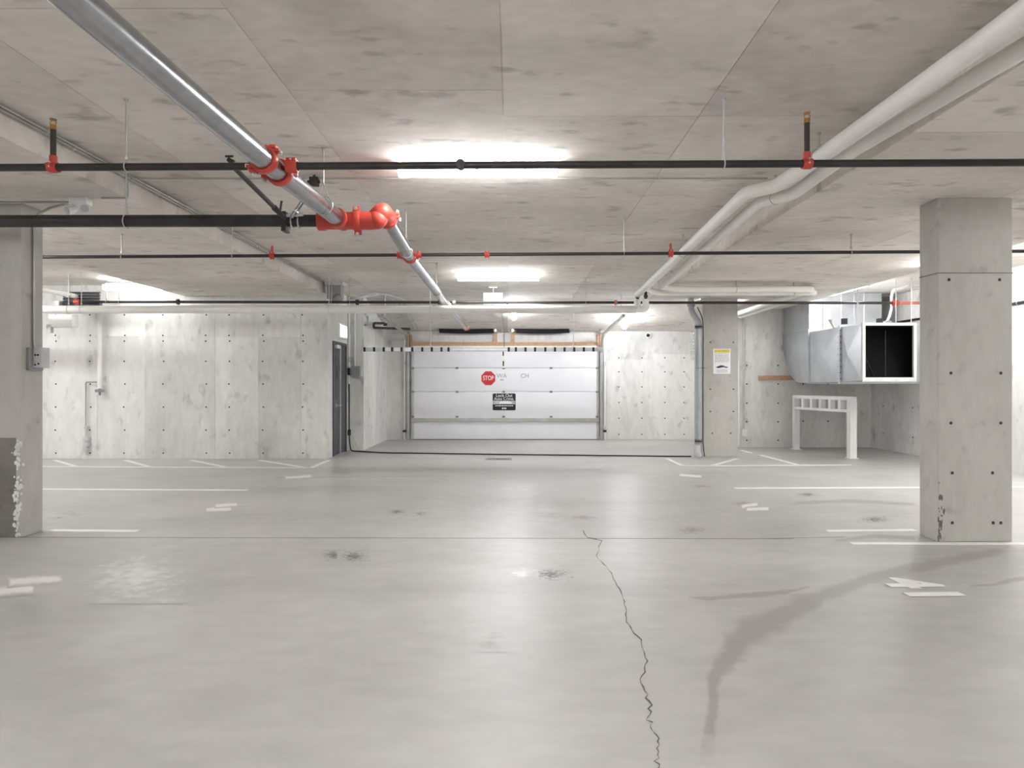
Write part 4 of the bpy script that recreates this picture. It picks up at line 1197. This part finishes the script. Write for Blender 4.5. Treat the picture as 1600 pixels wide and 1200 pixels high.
# ================================================================== RIGHT SIDE
# ---- grey drain stack in front of the pier
st = thing('drain_stack', 'grey vertical drain pipe with black clamps beside the pier', 'pipe', G(1092, 713))
yk = 13.3
xs_ = (1091.5 - 800) * yk / F
bm = B(); sweep(bm, [(xs_ - .12, yk + .1, S - .01), (xs_ - .12, yk + .1, 2.9), (xs_ - .1, yk + .08, 2.82), (xs_, yk, 2.62), (xs_, yk, 2.5), (xs_, yk, .0)], .062, 18, rad=.1); obj('pipe', bm, 'drain_grey', st, smooth=60)
for py in (511, 689):
    zz = zpx(py, yk); bm = B(); cyl(bm, (xs_, yk, zz - .035), (xs_, yk, zz + .035), .072, 18); k_ = obj('clamp', bm, 'rubber', st)
    for dz in (-.02, .02):
        bm = B(); ring(bm, (xs_, yk, zz + dz), (0, 0, 1), .073, .004, 18, 5); obj('band', bm, 'bolt', k_)
zz = zpx(575, yk); bm = B(); ring(bm, (xs_, yk, zz), (0, 0, 1), .063, .008, 18, 6); box(bm, xs_ + .05, xs_ + .14, yk - .02, yk + .02, zz - .012, zz + .012); obj('wall_strap', bm, 'grey_box', st)
bm = B(); cyl(bm, (xs_ - .12, yk + .1, 2.95), (xs_ - .12, yk + .1, 3.02), .075, 16); obj('hub', bm, 'grey_box', st)
bm = B(); sweep(bm, [(xs_, yk, .03), (xs_ - .04, yk - .02, .14), (xs_ - .03, yk - .02, .24)], [.075, .065, .06], 14); obj('base_fitting', bm, 'light_grey', st)
ck = thing('cable', 'black cable running down beside the grey drain pipe', 'cable', (xs_ + .09, yk, 0))
bm = B(); sweep(bm, [(xs_ - .04, yk - .06, 2.92), (xs_ + .06, yk - .06, 2.72), (xs_ + .08, yk - .04, 2.5), (xs_ + .078, yk - .03, 1.4), (xs_ + .08, yk - .03, .3), (xs_ + .1, yk - .05, .02)], .009, 8, rad=.1); obj('cable', bm, 'black', ck)
# coiled white cable left of the stack
cc = thing('coiled_cable', 'white coiled cable hanging left of the grey drain pipe', 'cable', (xs_ - .1, yk, 1.9))
bm = B()
pts = []
zt, zb0 = zpx(517, yk), zpx(563, yk)
for k in range(9 * 10 + 1):
    t_ = k / 90
    an = 2 * math.pi * k / 10
    pts.append((xs_ - .108 + .028 * math.cos(an), yk + .03 + .028 * math.sin(an), zt + (zb0 - zt) * t_))
sweep(bm, pts, .011, 6); obj('coil', bm, 'white_paint', cc)
# ---- notice on the pier
pz0, pz1, px0, px1 = zpx(584, 13.4), zpx(545, 13.4), P(1114.5, 0, 13.4).x, P(1141.5, 0, 13.4).x
nt_ = thing('notice', 'white paper notice with yellow heading on the concrete pier', 'notice', ((px0 + px1) / 2, 13.4, pz0))
bm = B(); box(bm, px0, px1, 13.396, 13.399, pz0, pz1); obj('sheet', bm, 'sign_white', nt_)
bm = B(); box(bm, px0 + .02, px1 - .02, 13.3945, 13.396, pz1 - .075, pz1 - .015); obj('heading_band', bm, 'sign_yellow', nt_)
bm = B()
for k in range(9):
    zz = pz1 - .1 - k * .02
    xx = px0 + .03
    while xx < px1 - .05:
        ww = random.uniform(.02, .06); box(bm, xx, min(xx + ww, px1 - .03), 13.395, 13.3962, zz, zz + .007); xx += ww + .01
for k in range(3):
    box(bm, px0 + .06, px1 - .06, 13.395, 13.3962, pz0 + .03 + k * .022, pz0 + .036 + k * .022)
obj('small_print', bm, 'sign_grey', nt_, smooth=0)['kind'] = 'stuff'
bm = B(); zz = pz0 + .125
prism(bm, [(px0 + .04, 13.394, zz), (px0 + .09, 13.394, zz + .02), (px0 + .14, 13.394, zz + .04), (px0 + .2, 13.394, zz + .035), (px0 + .24, 13.394, zz + .015), (px1 - .04, 13.394, zz + .005), (px1 - .08, 13.394, zz - .012), (px0 + .2, 13.394, zz + .006), (px0 + .1, 13.394, zz - .015)], (0, .002, 0)); obj('car_picture', bm, 'sign_black', nt_, smooth=0)

# ---- drop conduit with outlet on the recess wall
oc = thing('conduit', 'white vertical conduit on the recess wall ending in a small outlet box', 'conduit', P(1163, 680, DR))
xo = P(1162.5, 0, DR - .03).x
bm = B(); cyl(bm, (xo, DR - .03, zpx(672, DR)), (xo, DR - .03, 2.9), .018, 10); obj('tube', bm, 'light_grey', oc)
bm = B(); box(bm, xo - .04, xo + .05, DR - .09, DR - .001, zpx(682, DR), zpx(670, DR), bev=.008); obj('outlet_box', bm, 'white_paint', oc)
bm = B(); cyl(bm, (xo - .11, DR - .02, .05), (xo - .11, DR - .02, 2.2), .02, 10); obj('tube', bm, 'white_paint', oc)
# ---- plank on the wall
bm = B(); box(bm, P(1185, 0, DR).x, P(1252, 0, DR).x, DR - .045, DR - .001, zpx(594, DR), zpx(587, DR), bev=.003)
tag(obj('plank', bm, 'wood'), 'bare wooden plank fixed to the recess wall under the duct elbow', 'plank')

# ---- ventilation duct
XD0, XD1, XO1 = 6.12, 7.62, 7.06
zb0, zt0 = 1.47, 2.49
yf, ym, yn, yw = 14.05, 12.71, 11.95, DR - .03
vd = thing('ventilation_duct', 'galvanized sheet metal ventilation duct with an open square end', 'duct', (6.6, 13, zb0))
bm = B(); box(bm, XD0, XD1, yf + .02, yw, 2.56, H - .006, bev=.006); obj('riser', bm, 'duct_steel', vd, smooth=0)
poly = [(XD0, yf, 2.54), (XD0, yw, 2.54)]
for k in range(1, 17):
    a_ = math.pi / 2 * k / 16
    poly.append((XD0, yw - .95 + .95 * math.cos(a_), 2.54 - (2.54 - zb0) * math.sin(a_)))
poly += [(XD0, yf, zb0)]
bm = B(); prism(bm, poly, (XD1 - XD0, 0, 0)); obj('elbow', bm, 'duct_steel', vd, smooth=30)
bm = B()
# trim of the elbow side: a standing seam along the heel and the throat
for i in range(1, len(poly) - 1):
    bar(bm, Vector(poly[i]) - Vector((.012, 0, 0)), Vector(poly[i + 1]) - Vector((.012, 0, 0)), .02, .025)
obj('heel_seam', bm, 'duct_steel', vd)
def rect_ring(bm, y, x0_, x1_, z0_, z1_, t, dy):
    for a_ in ((x0_ - t, x0_ + .004, z0_ - t, z1_ + t), (x1_ - .004, x1_ + t, z0_ - t, z1_ + t), (x0_, x1_, z0_ - t, z0_ + .004), (x0_, x1_, z1_ - .004, z1_ + t)):
        box(bm, a_[0], a_[1], y - dy / 2, y + dy / 2, a_[2], a_[3])
    return bm
obj('flange', rect_ring(B(), yf, XD0, XD1, zb0, 2.52, .035, .05), 'duct_steel', vd, smooth=0)
bm = B(); box(bm, XD0 - .035, XD1 + .03, yf - .02, yw, 2.535, 2.565); obj('flange', bm, 'duct_steel', vd, smooth=0)
# straight run with cross-broken sides
def broken_panel(bm, corners, apex):
    vs = [bm.verts.new(Vector(p)) for p in corners]; c_ = bm.verts.new(Vector(apex))
    for i in range(4):
        bm.faces.new((vs[i], vs[(i + 1) % 4], c_))
bm = B(); box(bm, XD0, XD1, ym, yf - .02, zb0, zt0, bev=.004)
obj('run', bm, 'duct_steel', vd, smooth=0)
bm = B(); broken_panel(bm, [(XD0 - .001, ym + .03, zb0 + .02), (XD0 - .001, yf - .05, zb0 + .02), (XD0 - .001, yf - .05, zt0 - .02), (XD0 - .001, ym + .03, zt0 - .02)], (XD0 - .03, (ym + yf) / 2, (zb0 + zt0) / 2)); obj('side_panel', bm, 'duct_steel', vd, smooth=0)
obj('flange', rect_ring(B(), ym, XD0, XD1, zb0, zt0, .035, .06), 'duct_steel', vd, smooth=0)
bm = B()
for k in range(9):
    zz = zb0 + .06 + k * .112; cyl(bm, (XD0 - .02, ym - .06, zz), (XD0 - .02, ym + .06, zz), .009, 6)
obj('flange_bolt', bm, 'black_pipe', vd)
# transition narrowing to the open end (hollow)
bm = B()
A = [(XD0, ym - .03, zb0), (XD1, ym - .03, zb0), (XD1, ym - .03, zt0), (XD0, ym - .03, zt0)]
E = [(XD0, yn, zb0 + .02), (XO1, yn, zb0 + .02), (XO1, yn, zt0 - .01), (XD0, yn, zt0 - .01)]
va = [bm.verts.new(p) for p in A]; ve = [bm.verts.new(p) for p in E]
for i in range(4):
    if i == 3:
        cpt = bm.verts.new((XD0 - .045, ym - .33, (zb0 + zt0) / 2 + .0))
        for q in ((va[3], va[0]), (va[0], ve[0]), (ve[0], ve[3]), (ve[3], va[3])):
            bm.faces.new((q[0], q[1], cpt))
    else:
        bm.faces.new((va[i], va[(i + 1) % 4], ve[(i + 1) % 4], ve[i]))
obj('transition', bm, 'duct_steel', vd, smooth=0)
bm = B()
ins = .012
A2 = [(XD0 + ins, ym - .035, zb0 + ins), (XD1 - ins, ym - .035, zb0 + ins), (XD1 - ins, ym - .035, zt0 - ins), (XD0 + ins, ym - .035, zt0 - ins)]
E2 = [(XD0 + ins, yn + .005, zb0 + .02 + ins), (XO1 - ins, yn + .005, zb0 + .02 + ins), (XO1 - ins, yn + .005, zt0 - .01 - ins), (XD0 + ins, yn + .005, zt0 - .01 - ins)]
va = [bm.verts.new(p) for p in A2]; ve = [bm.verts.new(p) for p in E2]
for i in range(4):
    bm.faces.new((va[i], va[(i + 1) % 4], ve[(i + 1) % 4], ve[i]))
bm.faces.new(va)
obj('dark_inside', bm, 'dark_inside', vd, smooth=0)
bm = B()
for a_ in ((XD0 - .005, XD0 + .05, zb0 + .0, zt0 + .01), (XO1 - .05, XO1 + .005, zb0, zt0 + .01), (XD0 + .05, XO1 - .05, zb0, zb0 + .075), (XD0 + .05, XO1 - .05, zt0 - .04, zt0 + .01)):
    box(bm, a_[0], a_[1], yn - .04, yn + .01, a_[2], a_[3], bev=.006)
obj('opening_frame', bm, 'light_grey', vd)
bm = B(); box(bm, XD0 + .06, XD0 + .2, yn + .35, yn + .4, zb0 + .35, zt0 - .15); obj('baffle', bm, 'grey_box', vd)
bm = B(); bar(bm, (XD0 + .2, yn + .4, zb0 + .6), (XD0 + .5, yn + .5, zb0 + .05), .02, .02); bar(bm, (XD0 + .58, yn + .3, zb0 + .1), (XD0 + .58, yn + .3, zt0 - .1), .012, .012); obj('tie_rod', bm, 'black_pipe', vd)
for px in (1319, 1374):
    p = P(px, 503, 12.1)
    bm = B(); box(bm, p.x - .04, p.x + .04, 12.05, 12.13, zt0, zt0 + .1, bev=.004); obj('strut_end', bm, 'black', vd)
for px in (1341, 1401, 1425):
    p = P(px, 500, 12.0)
    bm = B(); cyl(bm, (p.x, 12.02, zt0 - .02), (p.x, 12.02, H - .005), .008, 8); obj('hanger_rod', bm, 'light_grey', vd)
for px in (1287, 1316, 1336, 1352):
    p = P(px, 500, yf)
    bm = B(); box(bm, p.x - .012, p.x + .012, yf - .004, yf + .022, 2.56, H - .006); obj('standing_seam', bm, 'duct_steel', vd, smooth=0)
# white flexible hose on top of the duct
hs = thing('hose', 'white flexible hose curving up behind the open duct end', 'hose', P(1388, 500, 12.4))
bm = B(); sweep(bm, [P(1386, 503, 12.45), P(1390, 495, 12.45), P(1394, 480, 12.45), P(1393, 462, 12.45), P(1396, 453, 12.45), P(1412, 450, 12.45), P(1420, 447, 12.45)], .022, 10, rad=.12); obj('tube', bm, 'white_paint', hs, smooth=60)
bm = B(); box(bm, P(1382, 0, 12.45).x, P(1391, 0, 12.45).x, 12.4, 12.52, zt0 + .0, zt0 + .09, bev=.01); obj('base', bm, 'grey_box', hs)
fn = thing('pipe_outlet', 'small white funnel outlet on the duct flange', 'fitting', P(1298, 512, 12.9))
p = P(1298, 512, 12.75)
bm = B(); sweep(bm, [P(1304, 512, 12.75), P(1300, 505, 12.75), P(1299, 499, 12.75)], [.02, .025, .05], 10); obj('funnel', bm, 'white_paint', fn)
# pipe on the right side wall
conduit('dark conduit along the right side wall beyond the duct', [(XR - .03, 9.0, 2.72), (XR - .03, DR - .1, 2.72)], .025, .05, 'black_pipe')

# ---- white frame standing under the duct
N_, F_ = G(1331, 716), G(1244, 702)
wf = thing('barrier_frame', 'white painted steel frame with ladder-like top rail under the duct', 'frame', (N_ + F_) / 2)
dv = (F_ - N_).normalized()
for c, s in ((N_, .13), (F_, .11)):
    bm = B(); bar(bm, (c.x, c.y, 0.0), (c.x, c.y, 1.14), s, s, .006); obj('post', bm, 'white_paint', wf)
    bm = B(); box(bm, c.x - .09, c.x + .09, c.y - .09, c.y + .09, 0, .01); obj('base_plate', bm, 'white_paint', wf)
for z_, h_ in ((1.15, .07), (.905, .05)):
    bm = B(); bar(bm, Vector((N_.x, N_.y, z_)) - dv * .065, Vector((F_.x, F_.y, z_)) + dv * .055, .1, h_, .005); obj('rail', bm, 'white_paint', wf)
for k in range(1, 6):
    c = N_ + (F_ - N_) * (k / 6)
    bm = B(); bar(bm, (c.x, c.y, .9), (c.x, c.y, 1.14), .09, .1, .004); obj('rung', bm, 'white_paint', wf)
